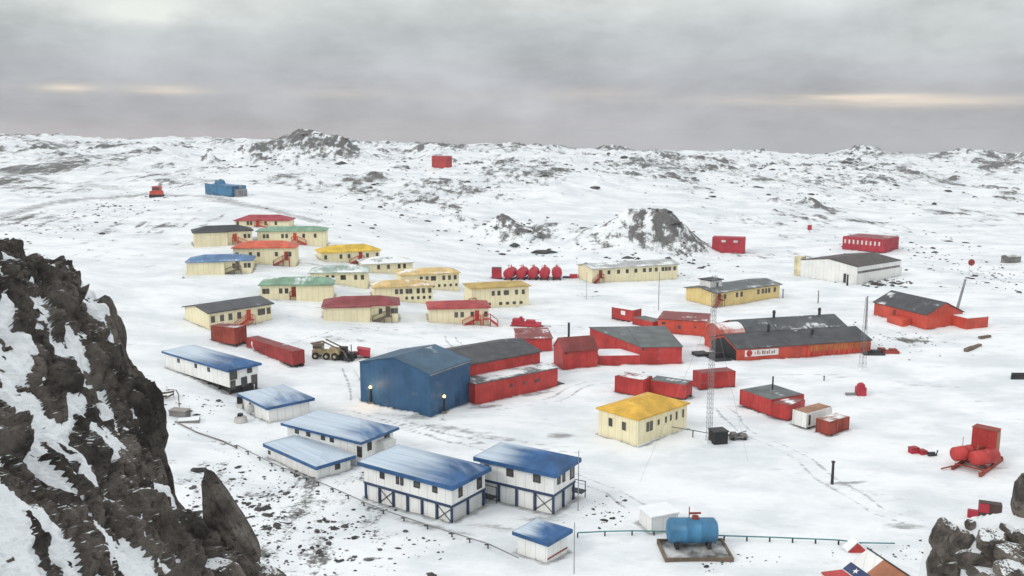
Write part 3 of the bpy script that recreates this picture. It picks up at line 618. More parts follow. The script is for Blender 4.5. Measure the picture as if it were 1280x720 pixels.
# ------------------------------------------------------------------ containers and boxes
CG = 'red shipping containers and box huts'
def container(label, A, B, C=None, top=None, mat='red', roof=None, depth=2.5, door='r', group=CG, name='container', skids=True, h=None, ribs=.55, z0=None):
    fr = frame(A, B, z0); D = fr.dep(C) if C else depth
    h = h or fr.h(top); c = fr.pt(fr.L / 2, D / 2)
    o = empty(name, label, 'container', (c[0], c[1], fr.z0), fr.rz, group)
    l, d = fr.L / 2, D / 2; FOOT.append((c[0], c[1], fr.rz, l, d)); b = .18 if skids else -.4
    mb = MB(); mb.box(-l, l, -d, d, b, h)
    n = max(3, int(2 * l / ribs))
    for k in range(n):
        x = -l + (k + .25) * 2 * l / n
        mb.box(x, x + l / n, -d - .04, -d, b + .15, h - .15); mb.box(x, x + l / n, d, d + .04, b + .15, h - .15)
    n = max(2, int(2 * d / ribs))
    for k in range(n):
        y = -d + (k + .25) * 2 * d / n
        mb.box(-l - .04, -l, y, y + d / n, b + .15, h - .15)
        if door != 'r': mb.box(l, l + .04, y, y + d / n, b + .15, h - .15)
    mb.build('body', M[mat], o)
    mb = MB(); mb.box(-l + .06, l - .06, -d + .06, d - .06, h + .002, h + .06); mb.build('roof', roof or roofm('darkred', .5, A[0]), o)
    for x in (-l, l):
        for y in (-d, d): fm = MB(); fm.box(x - .08, x + .08, y - .08, y + .08, b - .02, h + .04); fm.build('corner_post', M[mat], o)
    if door == 'r':
        dm = MB(); dm.box(l, l + .05, -d + .12, -.03, b + .12, h - .12); dm.box(l, l + .05, .03, d - .12, b + .12, h - .12)
        for y in (-.3 * d, .3 * d): dm.tube((l + .09, y, b + .2), (l + .09, y, h - .2), .03, 5)
        dm.build('door', M[mat], o)
    if skids:
        for y in (-d * .75, d * .75): sk = MB(); sk.box(-l - .2, l + .2, y - .15, y + .15, -.5, .17); sk.build('skid', M['dark'], o)
    print(label[:34].ljust(36), 'L%.1f D%.1f h%.1f' % (fr.L, D, h)); r = Fr(); r.o = o; r.l = l; r.d = d; r.h = h; return r
c_ = container('small square red container in front of the dark grey roofed house', (265, 428), (294, 432), top=407, depth=3, mat='rust')
c_ = container('long red wagon shaped container hut with a faded white mark, behind the raised house', (309, 439), (366, 458), (380, 455), 422, 'darkred', roofm('darkred', .25, 1))
mb = MB(); mb.add([(-c_.l + 1.9, -c_.d - .05, c_.h - .3), (-c_.l + 2.3, -c_.d - .05, c_.h - .5), (-c_.l + 2.1, -c_.d - .05, c_.h - 1.2), (-c_.l + 2.9, -c_.d - .05, .6), (-c_.l + 2.6, -c_.d - .05, .5), (-c_.l + 1.7, -c_.d - .05, c_.h - 1.0)], [(0, 1, 2, 3, 4, 5)]); mb.build('faded_mark', M['white'], c_.o)
container('low red container hut, left of two set end to end behind the yellow roof', (769, 491), (803, 497), top=470, mat='red', depth=3.2, roof=roofm('darkred', .55, 2))
container('low red container hut, right of two set end to end behind the yellow roof', (811, 493), (855, 500), top=475, mat='red', depth=3.2, roof=roofm('slate', .3, 3))
container('single red container standing alone under the lattice mast', (876, 488), (918, 484), top=467.5, mat='red', depth=2.6, roof=roofm('darkred', .2, 4))
# row of boxes on the snow
g1 = container('long red container with a dark grey roof and a black chimney', (925, 507), (963, 521), (994, 510), 487, 'red', roofm('slate', .12, 5))
mb = MB(); mb.tube((-g1.l + 2.6, .8, g1.h - .3), (-g1.l + 2.6, .8, g1.h + 2.2), .13, 7); mb.build('chimney', M['dark'], g1.o)
container('short red container between the grey topped one and the white one', (964, 522), (985, 527), (1010, 520), 503, 'red', roofm('darkred', .45, 6))
w_ = container('white container with a rusty brown roof in the row of boxes', (991, 531.5), (1007, 536.5), (1039, 528), 512, 'white', roofm('rustbrown', .12, 7))
mb = MB(); mb.box(w_.l + .06, w_.l + .1, -w_.d + .5, -w_.d + .9, .5, 2); mb.build('panel', M['dark'], w_.o)
container('rusty red container with a snowy roof at the right end of the row of boxes', (1020, 541), (1036, 546), (1067, 541), 523, 'rust', roofm('rustbrown', .72, 8))
c_ = container('small red container with a snowy top and a white patch, left of the red block', (765, 398.5), (791, 403), top=384, mat='red', depth=3, roof=M['snow'])
mb = MB(); mb.box(-.4, .8, -c_.d - .06, -c_.d - .045, c_.h * .5, c_.h * .85); mb.build('patch', M['white'], c_.o)
container('open topped red container holding grey boards, next to the red block', (791, 406), (816, 412), top=397, mat='red', depth=3.5, roof=M['stone'])
# far boxes: heights from the picture, stacks on legs
c_ = container('tall crimson red box building standing alone beyond the barracks', (890, 316), (930, 317.5), top=296.5, mat='crimson', depth=5, door='', roof=roofm('crimson', .3, 1), name='red_box_building', skids=True)
for k in range(2):
    mb = MB(); x = -c_.l * .3 + k * c_.l * .75; mb.box(x - .7, x + .7, -c_.d - .06, -c_.d - .042, c_.h * .7, c_.h * .84); mb.build('window', M['lowwhite'], c_.o)
c_ = container('long crimson box building on stilts behind the white hangar', (1053, 312), (1104, 316.5), (1120, 312), top=295.5, mat='crimson', door='', roof=roofm('wine', .3, 2), name='red_box_building', depth=5)
mb = MB()
for k in range(9): x = -c_.l + (k + .6) * c_.l * 2 / 9.6; mb.box(x - .35, x + .25, -c_.d - .06, -c_.d - .042, c_.h * .5, c_.h * .8)
mb.build('white_panels', M['lowwhite'], c_.o)
c_ = container('square red laboratory hut on the far hill crest', (540, 210), (557, 210.5), top=195, mat='red', depth=5, door='', roof=roofm('darkred', .3, 3), name='red_box_building', h=None)
c_ = container('long blue building on the far left slope with grey gear at its right end', (257, 243), (290, 246), top=230, mat='tank', depth=6, door='', roof=roofm('lblue', .3, 2), name='blue_building', group=None)
mb = MB(); mb.box(c_.l + .1, c_.l + 2.6, -c_.d + 1, c_.d - 1, -.4, c_.h * .7); mb.tube((c_.l + 1.3, 0, c_.h * .7), (c_.l + 1.3, 0, c_.h * 1.05), .5, 7); mb.build('plant_gear', M['grey'], c_.o)
mb = MB(); mb.prism([(-1.8, c_.h), (1.2, c_.h), (-.4, c_.h + 1.6)], 'y', -c_.d * .6, c_.d * .6); g = mb.build('dormer', M['tank'], c_.o); g.location.x = -c_.l * .35

# ------------------------------------------------------------------ lamps, poles, masts
def gp(px, py):
    p = G(px, py); p[2] = gz(p[0], p[1]); return p
def up(p, py): return zat(p, py) - p[2]
LG = 'lit lamp posts at the blue hangar'
for lab, bp, tp, pw in (('lit lamp post glowing warm in front of the left wall of the blue hangar', (463.5, 504.5), 483, 150), ('lit lamp post by the right wall of the blue hangar', (555.5, 515.5), 494.5, 14)):
    p = gp(*bp); hh = up(p, tp); o = empty('lamp_post', lab, 'lamp', tuple(p), 0, LG)
    mb = MB(); mb.tube((0, 0, -.4), (0, 0, hh - .3), .2, 8, .13); mb.build('post', M['black'], o)
    mb = MB(); mb.box(-.4, .4, -.4, .4, -.3, .35); mb.build('base', M['stone'], o)
    mb = MB(); mb.tube((0, 0, hh - .3), (0, 0, hh - .05), .2, 10, .25); mb.tube((0, 0, hh - .05), (0, 0, hh + .12), .25, 10, .1); mb.build('lamp', M['lamp'], o, True)
    ld = bpy.data.lights.new('lamp_light', 'POINT'); ld.energy = pw; ld.color = (1, .58, .24); ld.shadow_soft_size = .3
    lo = bpy.data.objects.new('lamp_light', ld); COL.objects.link(lo); lo.parent = o; lo.location = (-.3, -1.6, hh + .1)
def pole(label, bp, tp, r=.1, mat='dark', tx=None, name='pole', group='slim poles standing in the snow'):
    p = gp(*bp); hh = up(p, tp); dx = 0 if tx is None else (tx - bp[0]) / F * p[1]
    mb = MB(); mb.tube((0, 0, -.5), (dx, 0, hh), r, 7, r * .75)
    if r > .15: mb.tube((dx, 0, hh), (dx, 0, hh + .15), r * 1.2, 7)
    o = mb.build(name, M[mat], None); o.location = tuple(p); tag(o, label, 'pole', group); return o
pole('short dark post alone on the open snow at the lower right', (1040, 606.5), 578, .2)
pole('tall thick grey pole leaning to the right behind the orange building', (1196, 386), 350, .35, 'grey', 1204)
pole('short dark post on the snow in front of the white hangar', (1059, 357), 344, .3)
pole('small pole standing right of the ochre barracks', (978.5, 372), 362, .2, 'grey')
pole('grey pole on the snow between the ochre barracks and the white hangar', (1022.5, 379), 364, .18, 'grey')
pole('slim grey pole left of the orange building', (1082, 412), 371, .16, 'grey')
pole('slim white antenna pole in front of the right two storey white house', (722.5, 640), 563, .06, 'grey')
pole('slim grey antenna beside the lowest white hut', (717.5, 716), 653, .05, 'grey')
pole('thin antenna pole on the snow left of the red containers', (823, 388), 340, .10, 'grey')
pole('thin antenna pole between the red tanks and the red workshop', (733, 374), 340, .06, 'grey')
pole('small grey post on the snow above the red drum', (1030, 476), 471, .16, 'grey')
def mast(label, bp, tp, w=.5, tw=.25, n=16, guys=()):
    p = gp(*bp); hh = up(p, tp); o = empty('lattice_mast', label, 'mast', tuple(p), .3, 'lattice radio masts')
    mb = MB(); c = [(-1, -1), (1, -1), (1, 1), (-1, 1)]
    def P(k, t): s = (w + (tw - w) * t) / 2; return (c[k % 4][0] * s, c[k % 4][1] * s, t * hh)
    for k in range(4): mb.tube(P(k, -.02), P(k, 1), .024, 4)
    for i in range(n):
        for k in range(4): mb.tube(P(k, i / n), P(k + 1, (i + 1) / n), .018, 3); mb.tube(P(k, (i + 1) / n), P(k + 1, (i + 1) / n), .018, 3)
    mb.build('lattice', M['mast'], o)
    mb = MB(); mb.box(-.7, .7, -.7, .7, -.4, .2); mb.build('footing', M['snow'], o)
    for g in guys:
        q = gp(*g); v = Vector((q[0] - p[0], q[1] - p[1], q[2] - p[2])); v.rotate(__import__('mathutils').Euler((0, 0, -.3)))
        mb = MB(); mb.tube((0, 0, hh * .8), tuple(v), .014, 3); mb.build('guy_wire', M['grey'], o)
    return o
mast('tall lattice radio mast rising from beside the black box past the twin hangars', (886, 553), 345, .6, .5, 34, [(935, 577), (800, 600)])
mast('low lattice mast standing in front of the right end of the twin hangars', (1078, 460), 372, .9, .3, 12)
# ------------------------------------------------------------------ tanks
def lathe(mb, prof, axis='x', n=20, mi=0, off=(0, 0, 0)):
    vs = []; fs = []; k = len(prof)
    for a, r in prof:
        for i in range(n):
            t = 2 * math.pi * i / n; c, s = r * math.cos(t), r * math.sin(t)
            v = (a, c, s) if axis == 'x' else ((c, a, s) if axis == 'y' else (c, s, a)); vs.append((v[0] + off[0], v[1] + off[1], v[2] + off[2]))
    for j in range(k - 1):
        for i in range(n): fs.append((j * n + i, j * n + (i + 1) % n, (j + 1) * n + (i + 1) % n, (j + 1) * n + i))
    fs += [tuple(range(n))[::-1], tuple(range((k - 1) * n, k * n))]
    mb.add(vs, fs, mi)
def tankprof(l, r): return [(-l - .28 * r, r * .3), (-l - .2 * r, r * .75), (-l, r), (-l * .34, r), (-l * .33, r * 1.025), (-l * .3, r * 1.025), (-l * .29, r), (l * .29, r), (l * .3, r * 1.025), (l * .33, r * 1.025), (l * .34, r), (l, r), (l + .2 * r, r * .75), (l + .28 * r, r * .3)]
# big blue tank on its timber pad
fr = frame((834, 694), (901, 694)); p = fr.pt(fr.L / 2, 1.4); L = fr.L
bt = empty('fuel_tank', 'big blue horizontal tank with a snow patch on a timber pad', 'tank', (p[0], p[1], fr.z0), fr.rz)
r_ = 1.28; mb = MB(); lathe(mb, tankprof(L / 2 - .45, r_), 'x', 28); t_ = mb.build('tank', M['tank'], bt, True); t_.location.z = r_ + .75
for x in (-L * .3, L * .3): mb = MB(); mb.prism([(-1.1, -.3), (1.1, -.3), (1.1, 1.25), (.5, .92), (0, .8), (-.5, .92), (-1.1, 1.25)], 'x', x - .18, x + .18); mb.build('saddle', M['dark'], bt)
mb = MB(); mb.tube((.3, 0, 2 * r_ + .6), (.3, 0, 2 * r_ + 1.0), .35, 10); mb.tube((-.3, .2, 2 * r_ + .6), (-.3, .2, 2 * r_ + 1.9), .05, 6); mb.tube((-.3, .2, 2 * r_ + 1.2), (.9, .3, 2 * r_ + 1.2), .12, 6); mb.build('hatch', M['rust'], bt)
fr = frame((831, 706), (917, 705), 0); p = fr.pt(fr.L / 2, 0)
pad = empty('timber_pad', 'low timber frame pad filled with snow beneath the blue tank', 'pad', (p[0], p[1], gz(p[0], p[1])), fr.rz)
l = fr.L / 2; w = 4.4
for k, (a, b, c, d) in enumerate(((-l, l, -.1, .15), (-l, l, w - .15, w + .1), (-l, -l + .25, .152, w - .152), (l - .25, l, .152, w - .152))):
    mb = MB(); mb.box(a, b, c, d, -.5, .34); mb.build('beam', M['wood'], pad)
mb = MB(); mb.box(-l + .252, l - .252, .152, w - .152, -.5, .18); mb.build('fill', paint('dirty_snow', (.42, .42, .41), .8, .5, .6), pad)
# row of red tanks far off
TG = 'row of red fuel tanks on sledges'
xs = [(638, 'left end, beside the red cabin'), (653, 'second from the red cabin'), (667, 'in the middle of the row'), (681, 'second from the right end'), (696, 'right end, its round face clear')]
proto = None
for i, (px, w) in enumerate(xs):
    p = gp(px, 348.5); lab = 'red drum shaped fuel tank of the far row, ' + w
    if i == 0:
        proto = empty('sledge_tank', lab, 'tank', tuple(p), 0, TG)
        mb = MB(); lathe(mb, tankprof(2.6, 1.45), 'y', 18); o = mb.build('tank', M['crimson'], proto, True); o.location.z = 1.75
        for x in (-1, 1): mb = MB(); mb.box(x - .15, x + .15, -3.2, 3.2, -.4, .35); mb.build('runner', M['dark'], proto)
        mb = MB(); mb.tube((0, -1.8, 3.1), (0, -1.8, 4.3), .09, 5); mb.tube((0, 1.2, 3.1), (0, 1.2, 3.9), .14, 5); mb.tube((-.7, -1.8, 4.0), (.7, -1.8, 4.0), .06, 5); mb.build('valve_pipe', M['red'], proto)
        o = proto
    else:
        o = proto.copy(); COL.objects.link(o); o.location = tuple(p); o['label'] = lab
        for ch in proto.children: c = ch.copy(); COL.objects.link(c); c.parent = o
    o.rotation_euler.z = R(-14 + 3 * i)
c_ = container('small dark red cabin at the left end of the row of red tanks', (615, 348.5), (626.5, 348.5), top=335.5, mat='crimson', depth=2.6, roof=roofm('black', 0, 1), name='cabin')
# red sledge trailer with two tanks and a tall panel, right side
p = gp(1220, 583)
tr = empty('tank_sledge', 'red sledge carrying two red cylinder tanks in front of a tall red box', 'sledge', tuple(p), R(-45))
mb = MB()
for x in (-1.75, 1.55): mb.box(x, x + .2, -2.6, 4.6, .35, .55)
for y in (-2.4, -.6, 1.2, 3.0, 4.4): mb.box(-1.75, 1.75, y - .1, y + .1, .552, .7)
mb.tube((-1.6, -2.5, .45), (-2.6, -4.6, .3), .1, 6)
mb.build('chassis', M['rust'], tr)
for x in (-1.7, 1.6): mb = MB(); mb.box(x - .14, x + .14, -2.9, 4.8, -.5, .34); mb.hexa([(x - .14, -3.6, .5), (x + .14, -3.6, .5), (x + .14, -2.9, -.5), (x - .14, -2.9, -.5), (x - .14, -3.6, .7), (x + .14, -3.6, .7), (x + .14, -2.9, .34), (x - .14, -2.9, .34)]); mb.build('runner', M['rust'], tr)
for x in (-1.1, 1.15):
    mb = MB(); lathe(mb, tankprof(1.75, .92), 'y', 20); o = mb.build('tank', M['red'], tr, True); o.location = (x - .15, -.35, 1.7); o.rotation_euler.z = R(-24)
mb = MB(); mb.box(-1.45, 1.45, 2.0, 3.6, .72, 4.5); pn = mb.build('box', M['red'], tr)
mb = MB(); mb.box(-1.5, -1.3, 1.9, 3.7, 4.502, 4.6); mb.box(-1.29, 1.3, 1.9, 3.7, 4.502, 4.6); mb.box(1.3, 1.5, 1.9, 3.7, 4.502, 4.6); mb.build('lid', M['rust'], pn)
mb = MB(); mb.box(1.452, 1.52, 2.1, 3.5, .9, 4.4); mb.build('side_plate', M['brown'], pn)
mb = MB(); mb.tube((-2.0, .6, .5), (-2.0, .6, 3.4), .035, 5); mb.build('whip_aerial', M['rust'], tr)
mb = MB(); mb.box(-.16, .2, -.4, 1.6, .8, 2.5); mb.tube((0, -1.4, 1.2), (0, .4, 2.9), .12, 6); mb.build('pump', M['rust'], tr)
for lab, a, s in (('small red crate pair lying on the snow, far left of the tank sledge', (1142, 566), 1.0), ('small red box on the snow just left of the tank sledge', (1153, 567.5), .7)):
    p = gp(*a); o = empty('crate', lab, 'crate', tuple(p), .3, 'small red crates left of the tank sledge')
    mb = MB(); mb.box(-.6 * s, .5 * s, -.4, .4, -.2, .7 * s); mb.build('box', M['crimson'], o)
    mb = MB(); mb.box(-.65 * s, .55 * s, -.45, .45, .7 * s + .002, .7 * s + .1); mb.build('lid', M['darkred'], o)
    mb = MB(); mb.box(.55 * s, 1.0 * s, -.35, .35, -.2, .5 * s); mb.build('side_box', M['crimson'], o)
p = gp(1165, 570); mb = MB(); mb.tube((-.5, 0, .25), (.35, .1, .25), .3, 9); mb.tube((.5, 0, -.1), (.7, 0, .8), .08, 6); o = mb.build('small_winch', M['dark']); o.location = tuple(p); tag(o, 'small black winch drum on the snow left of the tank sledge', 'machine')
# red drum
p = gp(1075.5, 494); o = empty('drum_tank', 'short upright red drum alone on the open snow', 'tank', tuple(p))
mb = MB(); mb.box(-.7, .7, -.7, .7, -.2, 1.3); lathe(mb, [(0, .72), (.5, .6), (.75, .3)], 'z', 12, 0, (0, 0, 1.25)); mb.build('body', M['crimson'], o)
mb = MB(); mb.box(-2.4, -.75, -.3, .3, -.2, .3); mb.build('skid', M['grey'], o)
# ------------------------------------------------------------------ machines
def wheels(root, pts, r, w=.5):
    for x, y in pts:
        mb = MB(); mb.tube((0, -w / 2, 0), (0, w / 2, 0), r, 14); o = mb.build('wheel', M['black'], root); o.location = (x, y, r - .1)
        h_ = MB(); h_.tube((0, -w / 2 - .03, 0), (0, w / 2 + .03, 0), r * .45, 10); h_.build('rim', M['yellowm'], o)
p = gp(408, 448); o = empty('loader', 'old dirty yellow wheeled loader with a raised boom beside the red wagon hut', 'machine', tuple(p), R(-8))
mb = MB(); mb.box(-2.8, 3.0, -.9, .9, .9, 1.8); mb.hexa([(1.0, -.8, 1.8), (3.2, -.8, 1.8), (3.2, .8, 1.8), (1.0, .8, 1.8), (1.0, -.8, 2.5), (3.1, -.8, 2.2), (3.1, .8, 2.2), (1.0, .8, 2.5)]); mb.build('body', M['yellowm'], o)
mb = MB(); mb.box(-2.6, -.7, -.8, .8, 1.8, 3.0); cb = mb.build('cab', M['yellowm'], o)
mb = MB(); mb.box(-2.65, -.65, -.84, .84, 2.2, 2.8); mb.build('cab_window', M['glass'], cb)
mb = MB(); mb.box(-2.8, -.5, -.95, .95, 3.0, 3.15); mb.build('cab_roof', M['wood'], cb)
mb = MB(); mb.tube((-3.0, -1.0, 3.3), (-.4, -1.0, 3.9), .16, 6); mb.tube((-.4, -1.0, 3.9), (4.2, -1.0, 1.8), .16, 6); mb.tube((-.4, 1.0, 3.9), (4.2, 1.0, 1.8), .16, 6); mb.tube((4.2, -1, 1.8), (4.8, -1, .4), .15, 6); mb.build('boom', M['wood'], o)
mb = MB(); mb.hexa([(4.3, -1.4, -.1), (5.6, -1.4, -.1), (5.6, 1.4, -.1), (4.3, 1.4, -.1), (4.3, -1.4, 1.2), (4.7, -1.4, .3), (4.7, 1.4, .3), (4.3, 1.4, 1.2)]); mb.build('bucket', M['dark'], o)
wheels(o, [(-2, -1.1), (-2, 1.1), (.4, -1.1), (2.2, -1.1), (2.2, 1.1)], .75); o.scale = (.86,) * 3
p = gp(433, 448); o = empty('tracked_tractor', 'black tracked tractor between the yellow loader and the red plough', 'machine', tuple(p), R(-5))
for y in (-.9, .9): mb = MB(); mb.prism([(-1.7, .1), (-1.3, -.2), (1.3, -.2), (1.7, .1), (1.6, .6), (-1.6, .6)], 'y', y - .3, y + .3); mb.build('track', M['black'], o)
mb = MB(); mb.box(-1.4, 1.5, -.6, .6, .35, 1.2); mb.build('body', M['dark'], o)
mb = MB(); mb.box(-1.2, .2, -.65, .65, 1.2, 2.3); mb.build('cab', M['black'], o)
mb = MB(); mb.tube((.9, .2, 1.2), (.9, .2, 2.7), .1, 6); mb.tube((1.5, 0, .6), (2.4, 0, 1.6), .1, 6); mb.build('exhaust', M['dark'], o)
p = gp(449.5, 446); o = empty('snow_plough', 'small red plough trailer behind the black tractor', 'machine', tuple(p), R(5))
mb = MB(); mb.box(-1.4, 1.8, -.7, .7, .5, 1.0); mb.tube((-1.4, 0, .8), (-2.8, 0, 1.9), .12, 6); mb.build('frame', M['rust'], o)
mb = MB(); mb.hexa([(.2, -1, .5), (1.9, -1, .3), (1.9, 1, .3), (.2, 1, .5), (-.4, -1, 1.9), (2.0, -1, 1.5), (2.0, 1, 1.5), (-.4, 1, 1.9)]); mb.build('hopper', M['crimson'], o)
for x in (-1, 1.4): mb = MB(); mb.box(x - .5, x + .5, -.8, .8, -.3, .4); mb.build('skid', M['dark'], o)
p = gp(658, 408); o = empty('sledge', 'long red cargo sledge alone on the snow right of the red roofed house', 'sledge', tuple(p), R(-13))
mb = MB(); mb.box(-3.2, 3.2, -.9, .9, .3, 1.0); mb.box(-3.0, -.6, -.8, .8, 1.0, 1.7); mb.box(.0, 1.9, -.7, .7, 1.0, 1.5); mb.tube((-1.6, 0, 1.6), (-1.0, 0, 2.1), .3, 8); mb.build('bed', M['crimson'], o)
for y in (-.7, .7): mb = MB(); mb.box(-3.5, 3.7, y - .12, y + .12, -.4, .29); mb.build('runner', M['rust'], o)
mb = MB(); mb.tube((3.2, 0, .4), (5.5, .3, .2), .1, 6); mb.build('drawbar', M['grey'], o)
p = gp(713, 348); o = empty('sledge', 'tiny red sledge with a dark hitch beyond the right end of the red tanks', 'sledge', tuple(p))
mb = MB(); mb.box(-.2, 2.0, -.8, .8, 0, 1.1); mb.build('bed', M['crimson'], o); mb = MB(); mb.box(-2.2, -.22, -.4, .4, 0, .5); mb.build('hitch', M['dark'], o)
p = gp(196, 246); o = empty('tracked_vehicle', 'small red tracked vehicle on the far left slope', 'vehicle', tuple(p), .1)
mb = MB(); mb.box(-2.2, 2.2, -1.6, 1.6, .8, 2.2); mb.box(-1.3, 1.7, -1.5, 1.5, 2.2, 4.0); mb.build('body', M['orange'], o)
mb = MB(); mb.box(-1.0, 1.4, -1.56, -1.49, 2.6, 3.6); mb.build('window', M['glass'], o)
for y in (-1.3, 1.3): mb = MB(); mb.prism([(-2.6, .4), (-2.0, -.3), (2.0, -.3), (2.6, .4), (2.2, .9), (-2.2, .9)], 'y', y - .4, y + .4); mb.build('track', M['black'], o)
# black box and flat trailer near the mast
p = gp(897.5, 554); o = empty('equipment_box', 'black equipment box on the snow at the foot of the tall mast', 'box', tuple(p), .25)
mb = MB(); mb.box(-1.0, 1.0, -.9, .9, -.2, 1.7); mb.build('body', M['black'], o); mb = MB(); mb.box(-1.1, 1.1, -1, 1, 1.7, 1.85); mb.build('lid', M['dark'], o)
p = gp(922, 549.5); o = empty('flat_trailer', 'low grey flat trailer loaded with scrap beside the black box', 'trailer', tuple(p), R(2))
mb = MB(); mb.box(-1.3, 1.3, -.7, .7, .35, .5); mb.box(-1.0, -.2, -.5, .5, .5, .9); mb.box(.2, 1.2, -.6, .3, .5, .75); mb.tube((-1.2, -.6, .7), (1.3, .4, 1.0), .07, 5); mb.build('bed', M['stone'], o)
for x in (-.8, .8): mb = MB(); mb.tube((x, -.75, .2), (x, .75, .2), .3, 9); mb.build('wheel', M['black'], o)
# walkway railing from the yellow roofed house to the mast
def run(name, label, cat, pts, mat, r=.12, hgt=.7, step=3.0, group=None, top=True, brace=False):
    P = [gp(*q) for q in pts]; o = empty(name, label, cat, tuple(P[0]), 0, group); b = P[0]; mb = MB(); posts = []
    for a, c in zip(P[:-1], P[1:]):
        n = max(1, int(np.linalg.norm(c - a) / step)); prev = None
        for k in range(n + 1):
            q = a + (c - a) * k / n; zz = gz(q[0], q[1]); v = (q[0] - b[0], q[1] - b[1], zz - b[2])
            if prev is not None: mb.tube((prev[0], prev[1], prev[2] + hgt), (v[0], v[1], v[2] + hgt), r, 6)
            if k < n: posts.append(v)
            prev = v
    mb.build('pipe' if 'pipe' in name else 'rail', M[mat], o)
    for v in posts[:95]:
        s = MB(); s.box(v[0] - .07, v[0] + .07, v[1] - .07, v[1] + .07, v[2] - .4, v[2] + hgt - r * .5)
        if brace: s.box(v[0] - .35, v[0] + .35, v[1] - .06, v[1] + .06, v[2] + hgt - r - .1, v[2] + hgt - r)
        s.build('support', M['dark'], o)
    return o
run('pipe_run', 'thin teal pipe on supports crossing the snow from the lowest hut past the blue tank', 'pipe', [(722, 672), (790, 671), (845, 672), (905, 677), (1048, 681), (1075, 684), (1118, 685)], 'teal', .075, .5, 2.2)
run('pipe_run', 'dark pipeline running down the slope in front of the white blue roofed houses', 'pipe', [(296, 561), (340, 583), (398, 607), (455, 632), (505, 652), (565, 671), (610, 686), (648, 702)], 'mast', .065, .5, 2.4, brace=True)
run('pipe_run', 'dark pipe lying on the snow from the grey slab towards the white annex', 'pipe', [(219, 527), (246, 540), (279, 552), (296, 561)], 'stone', .10, .12, 3)
run('hand_rail', 'grey walkway rail between the orange yellow roofed house and the tall mast', 'rail', [(835, 542), (866, 547), (884, 551)], 'dark', .06, 1.0, 2.5)
# grey crate, slab, bent lamp by the crag
p = gp(225, 519); o = empty('storage_chest', 'grey brown wooden chest near the crag, behind the concrete slab', 'chest', tuple(p), R(-14))
mb = MB(); mb.box(-1.3, 1.3, -.7, .7, -.2, .95); mb.build('body', M['stone'], o); mb = MB(); mb.box(-1.38, 1.38, -.78, .78, .952, 1.05); mb.build('lid', paint('chest_lid', (.33, .29, .27), .8, .1, .2, .3), o)
p = gp(236, 525); o = empty('concrete_slab', 'low grey slab with snow on top beside the wooden chest', 'slab', tuple(p), R(14))
mb = MB(); mb.box(-1.5, 1.5, -.9, .9, -.3, .3); mb.build('slab', M['stone'], o); mb = MB(); mb.box(-1.45, 1.45, -.85, .85, .302, .38); mb.build('snow_cover', M['snow'], o)
p = gp(224, 508); o = empty('bent_lamp_post', 'thin grey post with a bent arm behind the wooden chest', 'post', tuple(p))
mb = MB(); mb.tube((0, 0, -.4), (0, 0, 1.9), .08, 6); mb.tube((0, 0, 1.9), (-.3, 0, 2.6), .08, 6); mb.tube((-.3, 0, 2.6), (-1.5, 0, 2.7), .07, 6); mb.build('post', M['wood'], o); mb = MB(); mb.box(-1.8, -1.3, -.15, .15, 2.55, 2.7); mb.build('lamp_head', M['grey'], o)
p = gp(203, 497); o = empty('timber_heap', 'untidy heap of dark timber and boards beside the crag', 'heap', tuple(p))
for k in range(9):
    a = random.uniform(0, 3.1); x, y = random.uniform(-1.6, 1.8), random.uniform(-.6, .8); z = .15 + k * .07; s = random.uniform(.9, 1.8)
    mb = MB(); mb.hexa([(x - s * math.cos(a) + .1, y - s * math.sin(a), z), (x + s * math.cos(a) + .1, y + s * math.sin(a), z + .1), (x + s * math.cos(a) - .1, y + s * math.sin(a) + .3, z + .1), (x - s * math.cos(a) - .1, y - s * math.sin(a) + .3, z),
         (x - s * math.cos(a) + .1, y - s * math.sin(a), z + .2), (x + s * math.cos(a) + .1, y + s * math.sin(a), z + .3), (x + s * math.cos(a) - .1, y + s * math.sin(a) + .3, z + .3), (x - s * math.cos(a) - .1, y - s * math.sin(a) + .3, z + .2)]); mb.build('board', M['wood' if k % 2 else 'dark'], o)
p = gp(301, 527); o = empty('small_boat_tub', 'pale round tub with a dark opening left of the low white hut', 'tub', tuple(p))
mb = MB(); lathe(mb, [(-.3, .75), (.2, .95), (.75, .85), (.95, .5)], 'z', 14); mb.build('tub', paint('tub', (.5, .47, .44), .7, .2, .3), o, True); mb = MB(); mb.box(-.35, .3, -.4, .3, .9, 1.3); mb.build('hatch', M['black'], o)
p = gp(300, 510); o = empty('oil_drum', 'small dark drum on a pale stand behind the round tub', 'drum', tuple(p))
mb = MB(); mb.box(-.45, .45, -.4, .4, -.2, .8); mb.build('stand', M['lowwhite'], o); mb = MB(); mb.tube((0, 0, .8), (0, 0, 1.8), .42, 12); mb.build('drum', M['black'], o)
p = gp(313, 519); o = empty('satellite_dish', 'small grey dish on a stand between the tub and the low white hut', 'dish', tuple(p), .6)
mb = MB(); mb.tube((0, 0, -.3), (0, 0, .8), .08, 6); mb.build('stand', M['grey'], o); mb = MB(); lathe(mb, [(-.35, .15), (-.2, .5), (0, .75), (.03, .75), (-.15, .45), (-.28, .12)], 'y', 16, 0, (0, 0, 1.1)); mb.build('dish', M['lowwhite'], o, True)
